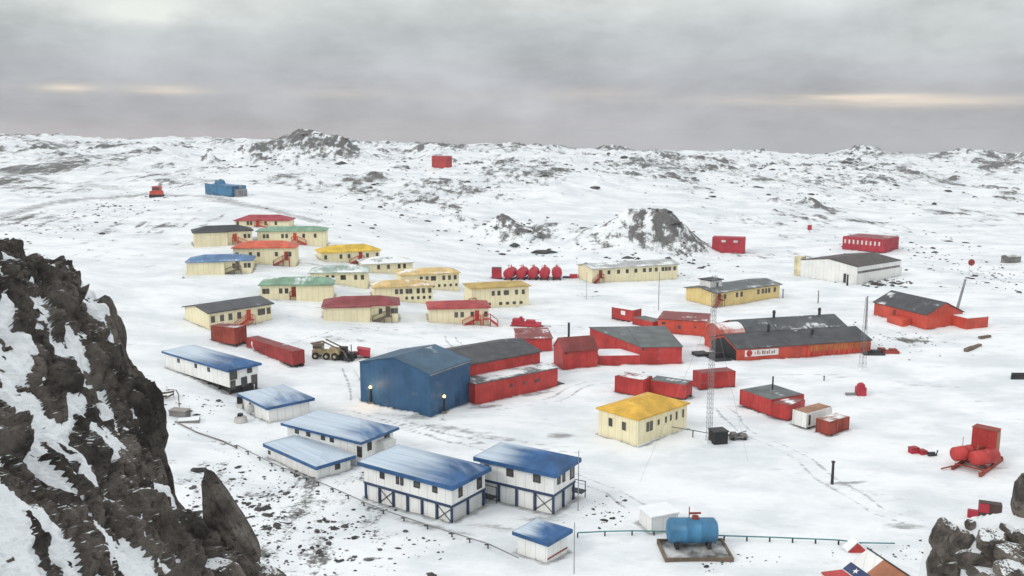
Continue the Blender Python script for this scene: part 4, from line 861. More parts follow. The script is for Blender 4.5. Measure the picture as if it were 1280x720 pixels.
# right edge: red sign on a post, grey hut, beams, debris
p = gp(1213, 345); o = empty('round_sign', 'dark red round marker on a white post beyond the orange building', 'sign', tuple(p))
hh = up(p, 331); mb = MB(); mb.tube((-.5, 0, -.3), (-.5, 0, hh), .10, 6); mb.build('post', M['lowwhite'], o); mb = MB(); mb.tube((0, -.12, hh + .7), (0, .12, hh + .7), .95, 16); mb.build('disc', M['darkred'], o)
fr = frame((1261, 329), (1276, 328)); o = bld('grey_hut', 'small grey hut on the snow at the far right edge', 'hut', fr, 0, fr.L, 0, 3, fr.h(321.5), 'gable', .5, 'stone', roofm('lgrey', .7), .15, .12)
for lab, a, L_, an in (('dark timber beam lying on the snow below the orange building', (1216, 436), 3.6, .75), ('short dark plank on the snow right of the orange building', (1231, 423), 1.6, .5)):
    p = gp(*a); mb = MB(); mb.box(-L_, L_, -.35, .35, -.1, .5); mb.box(-L_ * .6, L_ * .4, .36, .9, -.1, .3); o = mb.build('timber_beam', M['wood']); o.location = tuple(p); o.rotation_euler.z = an; tag(o, lab, 'timber')
p = gp(1108, 441); mb = MB(); mb.box(-2.4, 2.2, -.8, .8, -.3, .5); mb.box(-1.6, -.4, -.6, .5, .5, 1.0); mb.box(.6, 1.9, -.5, .6, .5, .8); o = mb.build('scrap_pile', M['rust']); o.location = tuple(p); tag(o, 'pile of rust red scrap right of the long red hangar', 'scrap')
p = gp(1096, 443); mb = MB(); mb.box(-2.6, 1.4, -.6, .9, -.3, .4); mb.box(-1, .6, -.4, .7, .4, .9); mb.tube((-2, 0, .6), (1.6, .4, .9), .14, 6); o = mb.build('scrap_pile', M['dark']); o.location = tuple(p); tag(o, 'low dark pile of scrap at the right end of the long red hangar', 'scrap')
p = gp(1275, 473); mb = MB()
for k in range(6): mb.box(-2 + k * .2, 2.5 - k * .15, -1 + k * .35, -.7 + k * .35, -.2 + .12 * k, .3 + .2 * (k % 3))
o = mb.build('timber_stack', M['dark']); o.location = tuple(p); tag(o, 'stack of dark timber on the snow cut by the right picture edge', 'timber')
p = gp(1012, 291); o = empty('marker_sign', 'tiny red marker on a post far out on the snow beyond the white hangar', 'sign', tuple(p))
mb = MB(); mb.tube((0, 0, -.3), (0, 0, 1.6), .15, 5); mb.build('post', M['grey'], o); mb = MB(); mb.box(-.9, .7, -.15, .15, .9, 2.9); mb.build('panel', M['crimson'], o)

# ------------------------------------------------------------------ hut with the painted roof, bottom right
zr = 3.6; r0, r1 = plane((1085, 686), zr), plane((1133, 718), zr)
ux = (r1 - r0); rl = float(np.hypot(ux[0], ux[1])); ux /= rl; vx = np.array([ux[1], -ux[0], 0]);
if vx[0] > 0: vx = -vx
print('flag hut ridge', rl, r0, r1)
ro = empty('painted_roof_hut', 'hut with a roof painted in white, blue and red panels at the bottom edge', 'hut', (r0[0], r0[1], 0), math.atan2(ux[1], ux[0]))
RL = 7.5; sd = -1 if np.dot(vx, np.array([-ux[1], ux[0], 0])) < 0 else 1     # local y of the visible slope
def rp(u, v, e=0):
    z = zr - (min(v, 2.64) * .62 + max(0, v - 2.64) * -.02) + e
    return (u, sd * v, z)
def panel(name, u0, u1, v0, v1, m, e):
    mb = MB(); a = [rp(u0, v0, e), rp(u1, v0, e), rp(u1, v1, e), rp(u0, v1, e)]; b = [(p[0], p[1], p[2] - .1) for p in a]; mb.hexa(b + a); return mb.build(name, m, ro)
mb = MB(); prof = [(0, -1.0), (0, zr - .12), (sd * 2.64, zr - 1.76), (sd * 5.2, zr - 1.74), (sd * 5.2, -1.0)]; mb.prism(prof, 'x', .15, RL); mb.prism([(0, -1), (0, zr - .12), (-sd * 3, zr - 2), (-sd * 3, -1)], 'x', .15, RL); mb.build('wall', M['white'], ro)
panel('white_panel', .0, 2.3, .02, 1.75, M['white'], .02)
panel('brown_panel', 2.32, RL, .02, 1.75, M['brown'], .02)
bp_ = panel('blue_panel', .0, 2.9, 1.77, 2.6, M['cloth'], .02)
panel('brown_lower_panel', 2.92, RL, 1.77, 2.62, M['brown'], .02)
panel('red_panel', .12, RL, 2.76, 5.0, M['red'], .02)
panel('white_strip', .0, RL, 2.64, 2.74, M['white'], .02)
st = [];
for k in range(10):
    rr_ = .34 if k % 2 == 0 else .14; a = math.pi / 2 + k * math.pi / 5; st.append((1.3 + rr_ * math.cos(a), 2.18 + rr_ * math.sin(a) * .9))
mb = MB(); mb.add([rp(u, v, .035) for u, v in st], [tuple(range(10))]); mb.build('star', M['white'], bp_)
mb = MB(); mb.hexa([(0, 0, zr - .1), (RL, 0, zr - .1), (RL, -sd * 3.3, zr - 2.1), (0, -sd * 3.3, zr - 2.1), (0, 0, zr + .02), (RL, 0, zr + .02), (RL, -sd * 3.3, zr - 1.98), (0, -sd * 3.3, zr - 1.98)]); mb.build('back_roof', M['snow'], ro)
mb = MB(); mb.tube((-.1, 0, zr + .03), (RL, 0, zr + .03), .08, 6); mb.build('ridge_cap', M['dark'], ro)
p = gp(1070, 689); o = empty('red_gable_shed', 'tiny red gable front half buried in snow behind the painted roof hut', 'shed', tuple(p), R(8))
mb = MB(); mb.prism([(-.85, -.4), (.85, -.4), (.85, .25), (0, 1.0), (-.85, .25)], 'y', -.3, .8); mb.build('wall', M['red'], o)
mb = MB(); mb.prism([(-1.05, .1), (0, 1.05), (1.05, .1), (1.05, .24), (0, 1.2), (-1.05, .24)], 'y', -.24, .9); mb.build('roof', M['snow'], o)
# red and brown crate behind the boulders
p = plane((1233, 653), 0.0); p[2] = gz(p[0], p[1]); o = empty('painted_crate', 'dark brown crate with two red squares half hidden behind the boulders', 'crate', tuple(p), R(-22)); q_ = p[1] / F
hh = 26 * q_; w_ = 30 * q_
mb = MB(); mb.box(-w_ * .35, w_ * .55, -.4, .6, -.4, hh); mb.build('body', paint('dark_brown', (.06, .03, .025)), o)
mb = MB(); mb.box(-w_ * .36, w_ * .05, -.46, -.402, hh * .52, hh * .98); mb.build('red_panel', M['crimson'], o)
mb = MB(); mb.box(-w_ * .78, -w_ * .36, -.42, .2, hh * .08, hh * .52); mb.build('red_box', M['crimson'], o)

# ------------------------------------------------------------------ rocks
BM = boulder_mat(); CM = crag_mat()
def rockmesh(name, size, seed, sub=5, block=1.0, mat=None, taper=0, shear=0):
    import bmesh
    bm = bmesh.new(); bmesh.ops.create_icosphere(bm, subdivisions=sub, radius=1)
    v = np.array([x.co[:] for x in bm.verts])
    rs = np.random.RandomState(seed)
    nrm = v.copy(); rad = np.full(len(v), 1.0)
    for k in range(22):      # plane cuts give flat, angular faces
        dirn = rs.normal(size=3); dirn /= np.linalg.norm(dirn); off = rs.uniform(.62, .98)
        dd = v @ dirn; m = dd * rad > off; rad = np.where(m, off / np.maximum(dd, 1e-3), rad)
    for k in range(40):
        dirn = rs.normal(size=3); dirn /= np.linalg.norm(dirn); off = rs.uniform(.80, 1.0)
        dd = v @ dirn; m = dd * rad > off; rad = np.where(m, off / np.maximum(dd, 1e-3), rad)
    n1 = fbm(v[:, 0] * 3 + seed, v[:, 1] * 3 + v[:, 2] * 2.3, 5, seed, .6) - .5
    v = v * (rad + .16 * n1)[:, None]
    if taper: f_ = 1 - taper * np.clip((v[:, 2] + .6) / 1.5, 0, 1); v = np.stack([v[:, 0] * f_ + shear * v[:, 2], v[:, 1] * f_, v[:, 2]], 1)
    v *= np.array(size)
    for x, c in zip(bm.verts, v): x.co = c
    me = bpy.data.meshes.new(name); bm.to_mesh(me); bm.free(); me.materials.append(mat or BM); return me
BL = [((1181, 692), 1.15, (.75, .8, 1.15), 'dark upright boulder, leftmost of the boulders at the lower right'),
      ((1203, 694), .85, (.7, .8, 1.0), 'grey brown boulder leaning on the dark upright one'),
      ((1218, 708), .95, (.95, .8, .75), 'rounded grey boulder in front of the pale blocky one'),
      ((1240, 690), 1.0, (.95, .8, .9), 'pale brown blocky boulder in the middle of the lower right heap'),
      ((1264, 700), .85, (1.0, .8, .8), 'dark split boulder right of the pale blocky one'),
      ((1284, 640), 1.1, (.6, .7, 1.3), 'black boulder standing at the right edge above the heap'),
      ((1262, 668), .55, (1.6, .7, .45), 'flat dark slab of rock just below the black edge boulder'),
      ((1194, 722), .95, (1.1, .7, .6), 'brown boulder with a snow cap at the bottom edge'),
      ((1262, 724), 1.0, (1.2, .8, .6), 'grey broken boulder at the bottom right corner'),
      ((1235, 728), .9, (1.0, .8, .6), 'low grey rubble boulder at the bottom edge left of the corner'),
      ((1213, 662), .4, (.8, .8, .8), 'small dark stone block on the snow above the grey brown boulder'),
      ((1279, 682), .7, (1.0, .8, .8), 'brown boulder at the right edge between the flat slab and the corner'),
      ((1174, 718), .95, (.7, .8, 1.0), 'narrow dark boulder at the left foot of the upright one')]
for i, (a, s, sz, lab) in enumerate(BL):
    p = G(*a); p[2] = gz(p[0], p[1])
    o = link('boulder', rockmesh('boulder', tuple(s * .95 * k for k in sz), 40 + i, 5), None, (p[0], p[1], p[2] + s * sz[2] * .35), i * 1.3)
    tag(o, lab, 'boulder', 'boulders heaped at the lower right')
# left crag: a tilted slab of blocky rock standing out of smooth snow
ZA, KX, KY = 22.87, .945, .063
def crag_pt(px, py):
    d = ray(px, py); t = (ZA - CAMZ) / (d[2] + KX * d[0] + KY * d[1]); return d * t + np.array([0, 0, CAMZ])
SIL = [(-200, 262), (-60, 280), (0, 294), (45, 302), (85, 317), (106, 329), (122, 349), (134, 370), (142, 394), (152, 420), (157, 445), (156, 470), (167, 484), (183, 506), (198, 540), (210, 580), (226, 612), (238, 648), (262, 676), (300, 696), (345, 728), (390, 775)]
SIL = [(a - 15 if 425 < b < 630 else a, b) for a, b in SIL]
SP_ = np.array([crag_pt(*q) for q in SIL]); od = np.argsort(SP_[:, 0]); SX, SY = SP_[od, 0], SP_[od, 1]
xs = np.arange(-29, -3.2, .05); ys = np.concatenate([np.arange(6, 15, .16), np.arange(15, 42, .07), np.arange(42, 50, .3)])
X, Y = np.meshgrid(xs, ys)
YB = np.interp(X, SX, SY)
over_ = np.maximum(0, Y - YB - .25)
Z = ZA - KX * X - KY * Y - 3.2 * over_
nn = np.array([KX, KY, 1.0]); nn /= np.linalg.norm(nn)
sl = X * 1.38                                        # distance down the slope
wx_ = sl + 1.2 * (fbm(sl / 2.5, Y / 2.5, 3, 61) - .5); wy_ = Y + 1.2 * (fbm(sl / 2.5, Y / 2.5, 3, 67) - .5)
ca, sa = math.cos(.45), math.sin(.45)
p1, q1 = wx_ * ca - wy_ * sa, wx_ * sa + wy_ * ca
v1, e1 = blocks(p1 / 2.3, q1 / 1.05, 101, 1.7, 24)
v2, e2 = blocks(p1 / .85 + 5, q1 / .42, 131, 1.8, 17)
v3, e3 = blocks(p1 / .34, q1 / .22 + 3, 151, 1.7, 11)
rk = (v1 - .5) * .95 + (v2 - .5) * .42 + (v3 - .5) * .13 - .34 * np.exp(-e1 * 8) - .17 * np.exp(-e2 * 9) - .06 * np.exp(-e3 * 12)
rk += (fbm(sl * 2, Y * 2, 5, 171, .62) - .5) * .17
edge = YB - Y                                        # metres in from the crest
rk -= .55 * sstep(3.5, .5, edge) * sstep(-14.2, -16.5, X) - .05
snowl = (fbm(p1 / 1.4, q1 / .7, 5, 181, .6) - .5) * 1.1 + (fbm(sl / 4, Y / 3, 3, 191) - .5) * .8
ins = (edge > 0) & (Y > 14); frac = .18 + .41 * sstep(.8, 5.5, edge) + .13 * sstep(-15.5, -18.5, X) * sstep(.5, 3, edge)      # share of the ground under snow
df = (snowl - rk)[ins]; qs = np.quantile(df, np.linspace(0, 1, 101)); snowl = snowl - np.interp(1 - frac, np.linspace(0, 1, 101), qs)
print('snow cover near crest %.2f, inside %.2f' % ((snowl > rk)[(edge > 0) & (edge < 3)].mean(), (snowl > rk)[edge > 5].mean()))
d_ = np.maximum(rk, snowl); sm = snowl - rk
d_ = np.where(sm > 0, snowl + .03, d_)
P = np.stack([X + nn[0] * d_, Y + nn[1] * d_, Z + nn[2] * d_], -1)
def grid_mesh(name, P, attrs, mat, smooth=True):
    ny, nx = P.shape[:2]; me = bpy.data.meshes.new(name)
    idx = np.arange(ny * nx).reshape(ny, nx)
    q = np.stack([idx[:-1, :-1], idx[:-1, 1:], idx[1:, 1:], idx[1:, :-1]], -1).reshape(-1, 4)
    me.vertices.add(ny * nx); me.vertices.foreach_set('co', P.reshape(-1).astype(np.float32))
    me.loops.add(q.size); me.loops.foreach_set('vertex_index', q.reshape(-1).astype(np.int32))
    me.polygons.add(len(q)); me.polygons.foreach_set('loop_start', (np.arange(len(q)) * 4).astype(np.int32))
    me.update(calc_edges=True); me.validate()
    me.polygons.foreach_set('use_smooth', np.full(len(me.polygons), smooth))
    for k, v in attrs.items():
        a = me.attributes.new(k, 'FLOAT', 'POINT'); a.data.foreach_set('value', v.reshape(-1).astype(np.float32))
    me.materials.append(mat); return me
o = link('rock_crag', grid_mesh('rock_crag', P, {'snow': np.clip(.5 + sm * 4.0, 0, 1)}, CM, False)); o['kind'] = 'structure'
# pointed rock that stands free to the right of the crag
c = crag_pt(290, 672)
o = link('rock_spire', rockmesh('rock_spire', (1.0, .95, 2.25), 77, 6, 1, None, .55, -.52), None, (c[0] - .22, c[1] + .3, c[2] - .05)); o.rotation_euler = (0, 0, .25)
tag(o, 'pointed slab of bare brown rock standing free right of the crag', 'rock')
c = crag_pt(325, 712)
o = link('boulder', rockmesh('boulder', (1.0, 1.0, 1.2), 79, 5), None, (c[0], c[1], c[2] - 1.0), .5); tag(o, 'brown boulder at the foot of the pointed rock slab, bottom edge', 'boulder')
c = crag_pt(272, 706)
o = link('boulder', rockmesh('boulder', (.8, .9, 1.0), 83, 5), None, (c[0], c[1], c[2] - .6), 1.5); tag(o, 'dark boulder wedged between the crag and the pointed rock slab', 'boulder')

# ------------------------------------------------------------------ the snowfield itself
ys = np.concatenate([np.arange(-30, 24, 2.0), np.arange(24, 46, .22), np.geomspace(46, 1300, 640), np.geomspace(1330, 2600, 20)])
us = np.linspace(-1, 1, 860); us = np.sign(us) * (np.abs(us) * .62 + .45 * np.abs(us) ** 3)
YY, UU = np.meshgrid(ys, us, indexing='ij'); XX = UU * np.maximum(YY, 60.0)
ZZ = tfull(XX, YY)
# under the crag keep the land low
rocky = np.zeros_like(XX); trod_shade = np.zeros_like(XX)
uu = XX / np.maximum(YY, 60)
cl = fbm(XX / 45, YY / 70, 4, 301, .55) - .5; cl2 = fbm(XX / 12, YY / 22, 4, 311, .6) - .5
rocky += sstep(270, 420, YY) * (.022 + .19 * cl + .18 * cl2) + .025 * sstep(480, 700, YY)
rocky += .035 * sstep(-.22, -.45, uu) * sstep(150, 300, YY) * (1 - sstep(520, 640, YY))
rocky += .058 * sstep(-.1, -.22, uu) * (1 - sstep(105, 128, YY))
rocky -= .10 * sstep(-.02, .05, uu) * (1 - sstep(255, 300, YY)) * (1 - sstep(.36, .46, uu)) * sstep(60, 70, YY)
rocky += .03 * sstep(15, 17, XX) * sstep(44, 41, YY) * sstep(20, 30, YY)
rocky += sstep(300, 450, YY) * (.095 * crags(XX, YY))
gx_, gy_ = np.gradient(ZZ, axis=1) / np.gradient(XX, axis=1), np.gradient(ZZ, axis=0) / np.gradient(YY, axis=0)
rocky += .06 * sstep(.3, .8, np.hypot(gx_, gy_)) * sstep(250, 330, YY)
for bx_, by_, rx, ry, h, rg, sh in BUMPS:
    q = np.sqrt(((XX - bx_) / rx) ** 2 + ((YY - by_) / ry) ** 2)
    n_ = .35 * fbm(XX / (rx * .35), YY / (ry * .35), 4, 77, .6) + .65 * fbm(XX / 2.6, YY / 4.5, 4, 79, .65) - .5
    rocky += np.exp(-1.5 * q * q) * (.048 + .004 * rg + n_ * (.36 + .05 * rg))
def patch(px, py, rx, ry, amt, kind=0, rot=0):
    global rocky, trod_shade
    p = G(px, py); c, s = math.cos(rot), math.sin(rot); dx, dy = XX - p[0], YY - p[1]
    q = ((dx * c + dy * s) / rx) ** 2 + ((-dx * s + dy * c) / ry) ** 2; g = np.exp(-q) * amt
    if kind: rocky += .62 * g * np.clip(.55 + 4.0 * (fbm(XX / 14, YY / 30, 4, 500, .6) - .5), -.3, 1.5)
    else: trod_shade = np.maximum(trod_shade, g)
for a in [(90, 275, 50, 12, .10, 1, .2), (60, 215, 70, 25, .07, 1), (150, 290, 25, 8, .05, 1), (230, 262, 22, 4, .14, 1), (215, 281, 22, 4, .12, 1), (40, 235, 40, 10, .08, 1), (300, 255, 30, 6, .06, 1),
          (560, 257, 22, 10, .12, 1), (600, 275, 26, 3, .17, 1), (520, 275, 20, 3, .10, 1), (690, 270, 14, 6, .10, 1), (790, 280, 22, 16, .09, 1), (850, 295, 12, 12, .04, 1),
          (430, 225, 30, 8, .11, 1), (620, 215, 40, 10, .08, 1), (980, 320, 22, 9, .14, 1), (1100, 357, 14, 3, .22, 1, .1), (1240, 340, 30, 8, .07, 1), (1260, 350, 20, 6, .06, 1),
          (1150, 425, 12, 6, .09, 1), (1100, 425, 8, 4, .1, 1), (660, 285, 12, 6, .12, 1), (640, 250, 14, 10, .05, 1), (1180, 330, 30, 5, .08, 1), (830, 255, 30, 6, .05, 1),
          (880, 225, 60, 14, .05, 1), (1060, 205, 60, 40, .10, 1), (1200, 210, 60, 40, .09, 1), (940, 215, 50, 40, .05, 1), (770, 660, 5, 3, .12, 1), (760, 645, 4, 3, .13, 1), (880, 700, 4, 2, .15, 1), (920, 710, 6, 2, .13, 1),
          (560, 635, 12, 2, .0, 1), (440, 660, 16, 8, .05, 1), (330, 590, 10, 6, .07, 1), (790, 560, 5, 2, .17, 1), (850, 545, 6, 2, .14, 1), (715, 540, 5, 2, .12, 1), (875, 518, 4, 3, .14, 1), (270, 500, 10, 3, .1, 1), (430, 385, 5, 2, .0, 1),
          (650, 640, 4, 2, .12, 1), (730, 632, 4, 2, .14, 1)]: patch(*a)
for a in [(560, 535, 14, 3, 1.0, 0, -.45), (610, 547, 14, 2.5, .95, 0, -.45), (500, 520, 12, 2.5, .9, 0, -.35), (520, 522, 4, 2, 1.1, 0), (655, 493, 12, 1.8, 1.1, 0, .35), (605, 507, 5, 1.6, 1.15, 0, .3), (455, 535, 9, 2, .85, 0, -.4),
          (400, 385, 22, 1.4, .9, 0), (430, 425, 12, 4, .95, 0), (520, 420, 14, 1, .95, 0, -.4), (1060, 605, 5, 1, 1.1, 0, .1), (1090, 618, 9, 2, .9, 0, -.6), (1130, 660, 4, 1.3, 1.15, 0), (740, 370, 15, 2, .95, 0, .2), (860, 350, 18, 2, .8, 0, .15),
          (1010, 385, 26, 1.5, .8, 0, -.1), (990, 470, 16, 1.6, .6, 0), (1160, 480, 20, 5, .85, 0, -.3), (1220, 500, 15, 3, .8, 0), (700, 545, 4, 3, 1.05, 0), (690, 520, 14, 1.5, .8, 0, .7), (600, 440, 9, 1, .8, 0), (900, 430, 8, 3, 1.2, 0), (930, 445, 9, 2, 1.0, 0), (300, 470, 9, 3, .85, 0), (360, 400, 10, 2, .8, 0), (620, 660, 8, 2.5, .95, 0, -.4), (545, 660, 12, 1.2, 1.05, 0, -.45), (680, 648, 8, 2, .95, 0), (280, 490, 9, 1.5, 1.2, 0, -.6), (1240, 584, 4, 1.2, 1.1, 0), (250, 400, 20, 2, .7, 0), (330, 345, 20, 2, .8, 0), (395, 330, 12, 2, 1.0, 0), (545, 395, 20, 1.5, .85, 0), (640, 398, 18, 1.3, 1.0, 0), (700, 406, 20, 1.0, 1.0, 0)]: patch(*a)  # grey patch right of the tank sledge paints its cast shadow
for fx, fy, rz, l, d in FOOT:
    rows = np.where((ys > fy - l - d - 8) & (ys < fy + l + d + 8))[0]
    if not len(rows): continue
    sl_ = slice(rows[0], rows[-1] + 1); dx, dy = XX[sl_] - fx, YY[sl_] - fy; c, s_ = math.cos(rz), math.sin(rz)
    a, b = np.abs(dx * c + dy * s_) - l, np.abs(-dx * s_ + dy * c) - d
    q = np.hypot(np.maximum(a, 0), np.maximum(b, 0)); trod_shade[sl_] = np.maximum(trod_shade[sl_], np.exp(-(q / 1.3) ** 2) * 1.06); ZZ[sl_] += np.exp(-(q / 1.1) ** 2) * (q > 0) * .8 * np.clip(fbm(XX[sl_] / 3, YY[sl_] / 3, 3, 901) - .38, 0, 1)  # grey ring at wall feet: trodden snow doubling as painted contact shade
def track(pts, w=.6, gap=1.0, amt=.98):
    global trod_shade
    P = [G(*q) for q in pts]
    for a, b in zip(P[:-1], P[1:]):
        rows = np.where((ys > min(a[1], b[1]) - 4) & (ys < max(a[1], b[1]) + 4))[0]; sl_ = slice(rows[0], rows[-1] + 1)
        vx_, vy_ = b[0] - a[0], b[1] - a[1]; L2 = vx_ * vx_ + vy_ * vy_; X_, Y_ = XX[sl_], YY[sl_]
        t = ((X_ - a[0]) * vx_ + (Y_ - a[1]) * vy_) / L2; q = ((X_ - a[0]) * vy_ - (Y_ - a[1]) * vx_) / math.sqrt(L2)
        q = np.abs(q + 2.6 * (fbm(X_ / 9, Y_ / 9, 2, 771) - .5)); ends = sstep(-.02, .01 if a is not P[0] else .25, t) * sstep(1.02, .99 if b is not P[-1] else .75, t)
        g = np.exp(-((q - gap) / w) ** 2) * amt * ends; trod_shade[sl_] = np.maximum(trod_shade[sl_], g)
for t_ in ([(330, 505), (430, 515), (500, 533), (590, 552), (680, 560), (745, 565)], [(470, 520), (560, 545), (650, 575), (760, 615), (800, 640)], [(600, 512), (680, 500), (740, 480), (870, 475), (960, 470), (1090, 470)],
           [(345, 440), (420, 415), (520, 412), (640, 405), (740, 410), (800, 420)], [(345, 395), (400, 405), (470, 412)], [(420, 380), (400, 395)], [(700, 360), (740, 372), (860, 392), (1000, 385), (1090, 392)],
           [(850, 352), (900, 335), (980, 345), (1000, 352)], [(430, 455), (440, 480), (445, 505)], [(560, 415), (570, 440)], [(900, 500), (930, 540), (1000, 575), (1100, 640), (1165, 660)], [(320, 260), (420, 285), (520, 310), (620, 335)], [(100, 250), (200, 246), (300, 255), (390, 270)]):
    track(t_)
track([(-20, 276), (45, 259), (105, 248), (190, 241), (262, 247), (330, 262), (420, 283)], 8.0, 0, 1.0)
track([(140, 205), (230, 222), (300, 232)], 9, 0, .9)
track([(-10, 215), (90, 228), (180, 240)], 10, 0, .92)
o = link('snow_ground', grid_mesh('snow_ground', np.stack([XX, YY, ZZ], -1), {'rocky': rocky, 'trodden_and_shade': trod_shade}, terrain_mat())); o['kind'] = 'structure'

# loose stones lying on the snow: thousands, one object
def stones():
    rs = np.random.RandomState(3); V = []; Fc = []
    zones = [(300, 640, 130, 70, 420, .28), (430, 670, 120, 45, 260, .24), (1240, 345, 60, 40, 160, .5), (1100, 352, 45, 8, 150, .6), (800, 290, 80, 30, 220, .7), (640, 285, 50, 25, 120, .6), (350, 195, 90, 25, 200, 1.0), (1070, 200, 60, 14, 90, 1.4),
             (760, 640, 40, 22, 60, .18), (890, 700, 60, 14, 50, .2), (1130, 425, 60, 20, 60, .3), (110, 270, 110, 40, 200, .5), (500, 250, 120, 40, 160, .7), (1000, 230, 260, 40, 260, .9), (1150, 690, 30, 12, 40, .16), (250, 510, 60, 30, 50, .2), (980, 205, 300, 14, 150, 1.3), (620, 205, 200, 20, 120, 1.2), (1130, 300, 150, 60, 120, .6), (300, 330, 60, 15, 25, .3), (690, 420, 200, 60, 26, .2)]
    base = np.array([(1, 0, 0), (-1, 0, 0), (0, 1, 0), (0, -1, 0), (0, 0, 1), (0, 0, -1), (.6, .6, .5), (-.6, .55, .5), (.5, -.6, .55), (-.55, -.6, .5)], float)
    tri = [(0, 6, 4), (6, 2, 4), (2, 7, 4), (7, 1, 4), (1, 9, 4), (9, 3, 4), (3, 8, 4), (8, 0, 4), (0, 2, 6), (2, 1, 7), (1, 3, 9), (3, 0, 8), (0, 5, 2), (2, 5, 1), (1, 5, 3), (3, 5, 0)]
    for px, py, rx, ry, n, s in zones:
        c0 = G(px, py); e = [G(px - rx, py), G(px + rx, py), G(px, min(719, py + ry)), G(px, py - ry)]
        hx = .5 * abs(e[1][0] - e[0][0]); hy = .5 * min(220, abs(e[3][1] - e[2][1]))
        n = int(n * 1.7); xs_ = c0[0] + rs.normal(0, .5, n) * hx; ys_ = c0[1] + rs.normal(0, .5, n) * hy
        keep = fbm(xs_ / (hx * .22), ys_ / (hy * .22), 3, 400) > .47
        zs_ = tfull(xs_, ys_)
        for x, y, z, k in zip(xs_, ys_, zs_, keep):
            if not k or y < 60 or y > 1100: continue
            sc = s * rs.lognormal(0, .55) * .48; t = rs.uniform(0, 6.28); c, q = math.cos(t), math.sin(t)
            v = base * (1 + rs.uniform(-.3, .3, base.shape)) * np.array([sc * rs.uniform(.8, 2.0), sc, sc * .5]); v = np.stack([v[:, 0] * c - v[:, 1] * q, v[:, 0] * q + v[:, 1] * c, v[:, 2]], 1) + np.array([x, y, z + sc * .08])
            o_ = len(V); V += v.tolist(); Fc += [(o_ + i, o_ + j, o_ + l_) for i, j, l_ in tri]
    me = bpy.data.meshes.new('loose_stones'); me.from_pydata(V, [], Fc); me.materials.append(paint('stone_grit', (.06, .057, .054), .9, .3, .2, .22)); return me
o = link('loose_stones', stones()); o['kind'] = 'stuff'; tag(o, 'loose dark stones scattered over the snow', 'stones')

# ------------------------------------------------------------------ sky and light
SUN_AZ, SUN_EL = R(-122), R(33)     # clockwise from +Y: the light comes from the left
w = bpy.data.worlds.new('World'); scene.world = w; w.use_nodes = True; nt = w.node_tree; nt.nodes.clear()
out = nd(nt, 'ShaderNodeOutputWorld'); bg = nd(nt, 'ShaderNodeBackground'); bg.inputs['Strength'].default_value = .1; ln(nt, bg.outputs[0], out.inputs[0])
sky = nd(nt, 'ShaderNodeTexSky', sky_type='NISHITA'); sky.sun_disc = False; sky.sun_elevation = SUN_EL; sky.sun_rotation = SUN_AZ; sky.air_density = 1; sky.dust_density = 2
tc = nd(nt, 'ShaderNodeTexCoord').outputs['Generated']
sx = nd(nt, 'ShaderNodeSeparateXYZ'); ln(nt, tc, sx.inputs[0]); el = sx.outputs['Z']
az = math2(nt, 'ARCTAN2', sx.outputs['X'], sx.outputs['Y'])
cv = nd(nt, 'ShaderNodeCombineXYZ'); ln(nt, az, cv.inputs[0]); ln(nt, el, cv.inputs[1])
va = mapping(nt, cv.outputs[0], (3.2, 9, 1), (1.3, .2, 0))
n1 = noise(nt, va, 1.0, 5, .55); n2 = noise(nt, mapping(nt, cv.outputs[0], (7, 26, 1), (4, 1, 0)), 1.0, 6, .6); n3 = noise(nt, mapping(nt, cv.outputs[0], (4.5, 75, 1), (2, 3, 0)), 1.0, 4, .55)
K = 10.0
def C(r, g, b): return (r * K, g * K, b * K)
ramp = nd(nt, 'ShaderNodeValToRGB'); ln(nt, mrange(nt, el, -.1, 1.0, 0, 1, False), ramp.inputs[0])
cr = ramp.color_ramp
def stop(e, c):
    x = (e + .1) / 1.1
    s = cr.elements.new(x); s.color = (*c, 1)
cr.elements[0].color = (.40, .405, .42, 1); cr.elements[1].color = (.92, .95, .98, 1)
for e, c in ((-.02, (.43, .42, .435)), (.03, (.425, .432, .452)), (.06, (.435, .45, .475)), (.10, (.47, .50, .51)), (.14, (.575, .60, .595)), (.22, (.70, .71, .71)), (.45, (.86, .88, .9))): stop(e, c)
base = nd(nt, 'ShaderNodeVectorMath', operation='SCALE'); ln(nt, ramp.outputs[0], base.inputs[0]); base.inputs['Scale'].default_value = K
n4 = noise(nt, mapping(nt, cv.outputs[0], (9, 17, 1), (7, 2, 0)), 1.0, 7, .62)
mod = math2(nt, 'ADD', math2(nt, 'MULTIPLY', n1, .98), math2(nt, 'ADD', math2(nt, 'MULTIPLY', n2, .38), math2(nt, 'MULTIPLY', n4, .62))); mod = math2(nt, 'ADD', mod, .12)
b2 = nd(nt, 'ShaderNodeVectorMath', operation='SCALE'); ln(nt, base.outputs[0], b2.inputs[0]); ln(nt, mod, b2.inputs['Scale'])
def blob(a0, e0, wa, we, amp=1.0):
    x = math2(nt, 'DIVIDE', math2(nt, 'SUBTRACT', az, a0), wa); y = math2(nt, 'DIVIDE', math2(nt, 'SUBTRACT', el, e0), we)
    r = math2(nt, 'ADD', math2(nt, 'MULTIPLY', x, x), math2(nt, 'MULTIPLY', y, y)); r = math2(nt, 'MULTIPLY', r, -1)
    return math2(nt, 'MULTIPLY', math2(nt, 'EXPONENT', r, 0), amp)
def azel(px, py): d = ray(px, py); d = d / np.linalg.norm(d); return math.atan2(d[0], d[1]), float(d[2])
def streak(px, py, wpx, hpx, amp): a, e = azel(px, py); return blob(a, e, wpx / F, hpx / F, amp)
tot = None
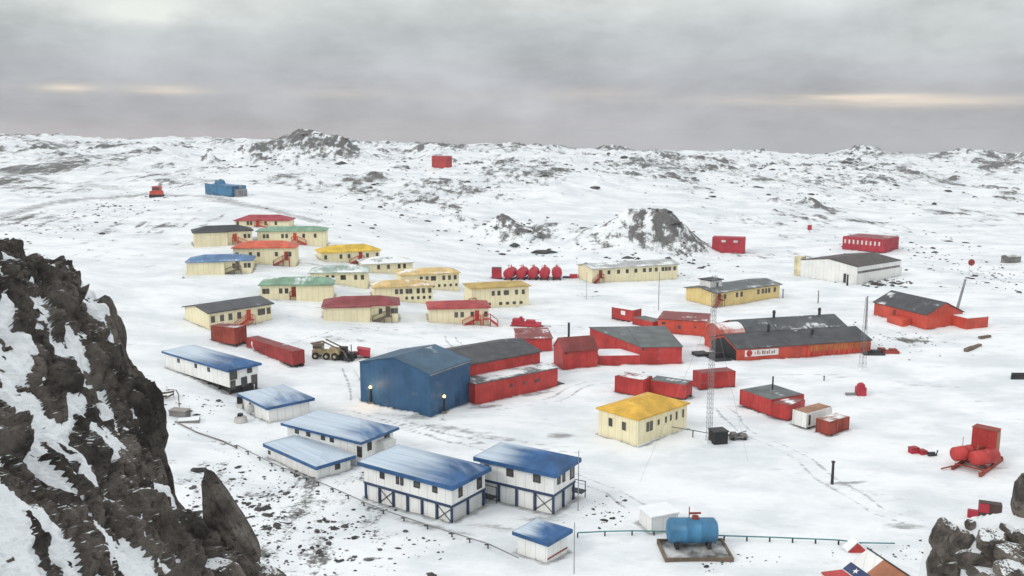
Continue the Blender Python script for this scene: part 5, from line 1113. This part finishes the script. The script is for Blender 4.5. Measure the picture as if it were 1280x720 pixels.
for s in ((1010, 124, 110, 5, .95), (1180, 128, 110, 6, .6), (1120, 119, 60, 5, .3), (85, 111, 28, 5, .8), (205, 112, 45, 5, .6), (430, 114, 55, 7, .3), (740, 118, 60, 7, .25), (560, 120, 70, 5, .15)):
    q = streak(*s); tot = q if tot is None else math2(nt, 'ADD', tot, q)
tot = math2(nt, 'MULTIPLY', tot, mrange(nt, n3, .30, .62, .25, 1.15))
b3_ = mix(nt, math2(nt, 'MULTIPLY', math2(nt, 'ADD', math2(nt, 'ADD', streak(185, 14, 45, 13, .95), streak(150, 8, 210, 26, .42)), math2(nt, 'ADD', streak(720, 8, 160, 18, .25), streak(1190, 40, 90, 30, .22))), mrange(nt, n4, .35, .6, .4, 1.1)), b2.outputs[0], C(.80, .83, .79))
c1 = mix(nt, math2(nt, 'MINIMUM', tot, 1.0), b3_, C(.83, .73, .62))
# rosy tint low over the left skyline
a, e = azel(150, 172); c2 = mix(nt, blob(a, e, 480 / F, 12 / F, .30), c1, C(.72, .56, .50))
c3 = mix(nt, .965, sky.outputs[0], c2)
ln(nt, c3, bg.inputs[0])
sd_ = bpy.data.lights.new('sun', 'SUN'); sd_.energy = .95; sd_.angle = R(14); sd_.color = (1, .95, .88)
so = bpy.data.objects.new('sun', sd_); COL.objects.link(so)
dv = Vector((math.sin(SUN_AZ) * math.cos(SUN_EL), math.cos(SUN_AZ) * math.cos(SUN_EL), math.sin(SUN_EL)))
so.rotation_euler = dv.to_track_quat('Z', 'Y').to_euler(); so.location = (-60, -40, 120)
vs = scene.view_settings; vs.view_transform = 'Standard'; vs.look = 'None'; vs.exposure = .10; vs.gamma = 1; vs.use_curve_mapping = False

# thin haze over the valley: far slopes lose contrast
def haze():
    mb = MB(); mb.box(-3400, 3400, -60, 2620, -120, 47); m = bpy.data.materials.new('haze'); m.use_nodes = True; t = m.node_tree; t.nodes.clear()
    o_ = nd(t, 'ShaderNodeOutputMaterial'); v = nd(t, 'ShaderNodeVolumePrincipled'); v.inputs['Color'].default_value = (.88, .92, .96, 1); v.inputs['Density'].default_value = .0002; v.inputs['Anisotropy'].default_value = .2
    ln(t, v.outputs[0], o_.inputs['Volume']); o = mb.build('haze', m); o['kind'] = 'stuff'
    tag(o, 'thin pale haze in the air over the snowy valley', 'haze')
haze()
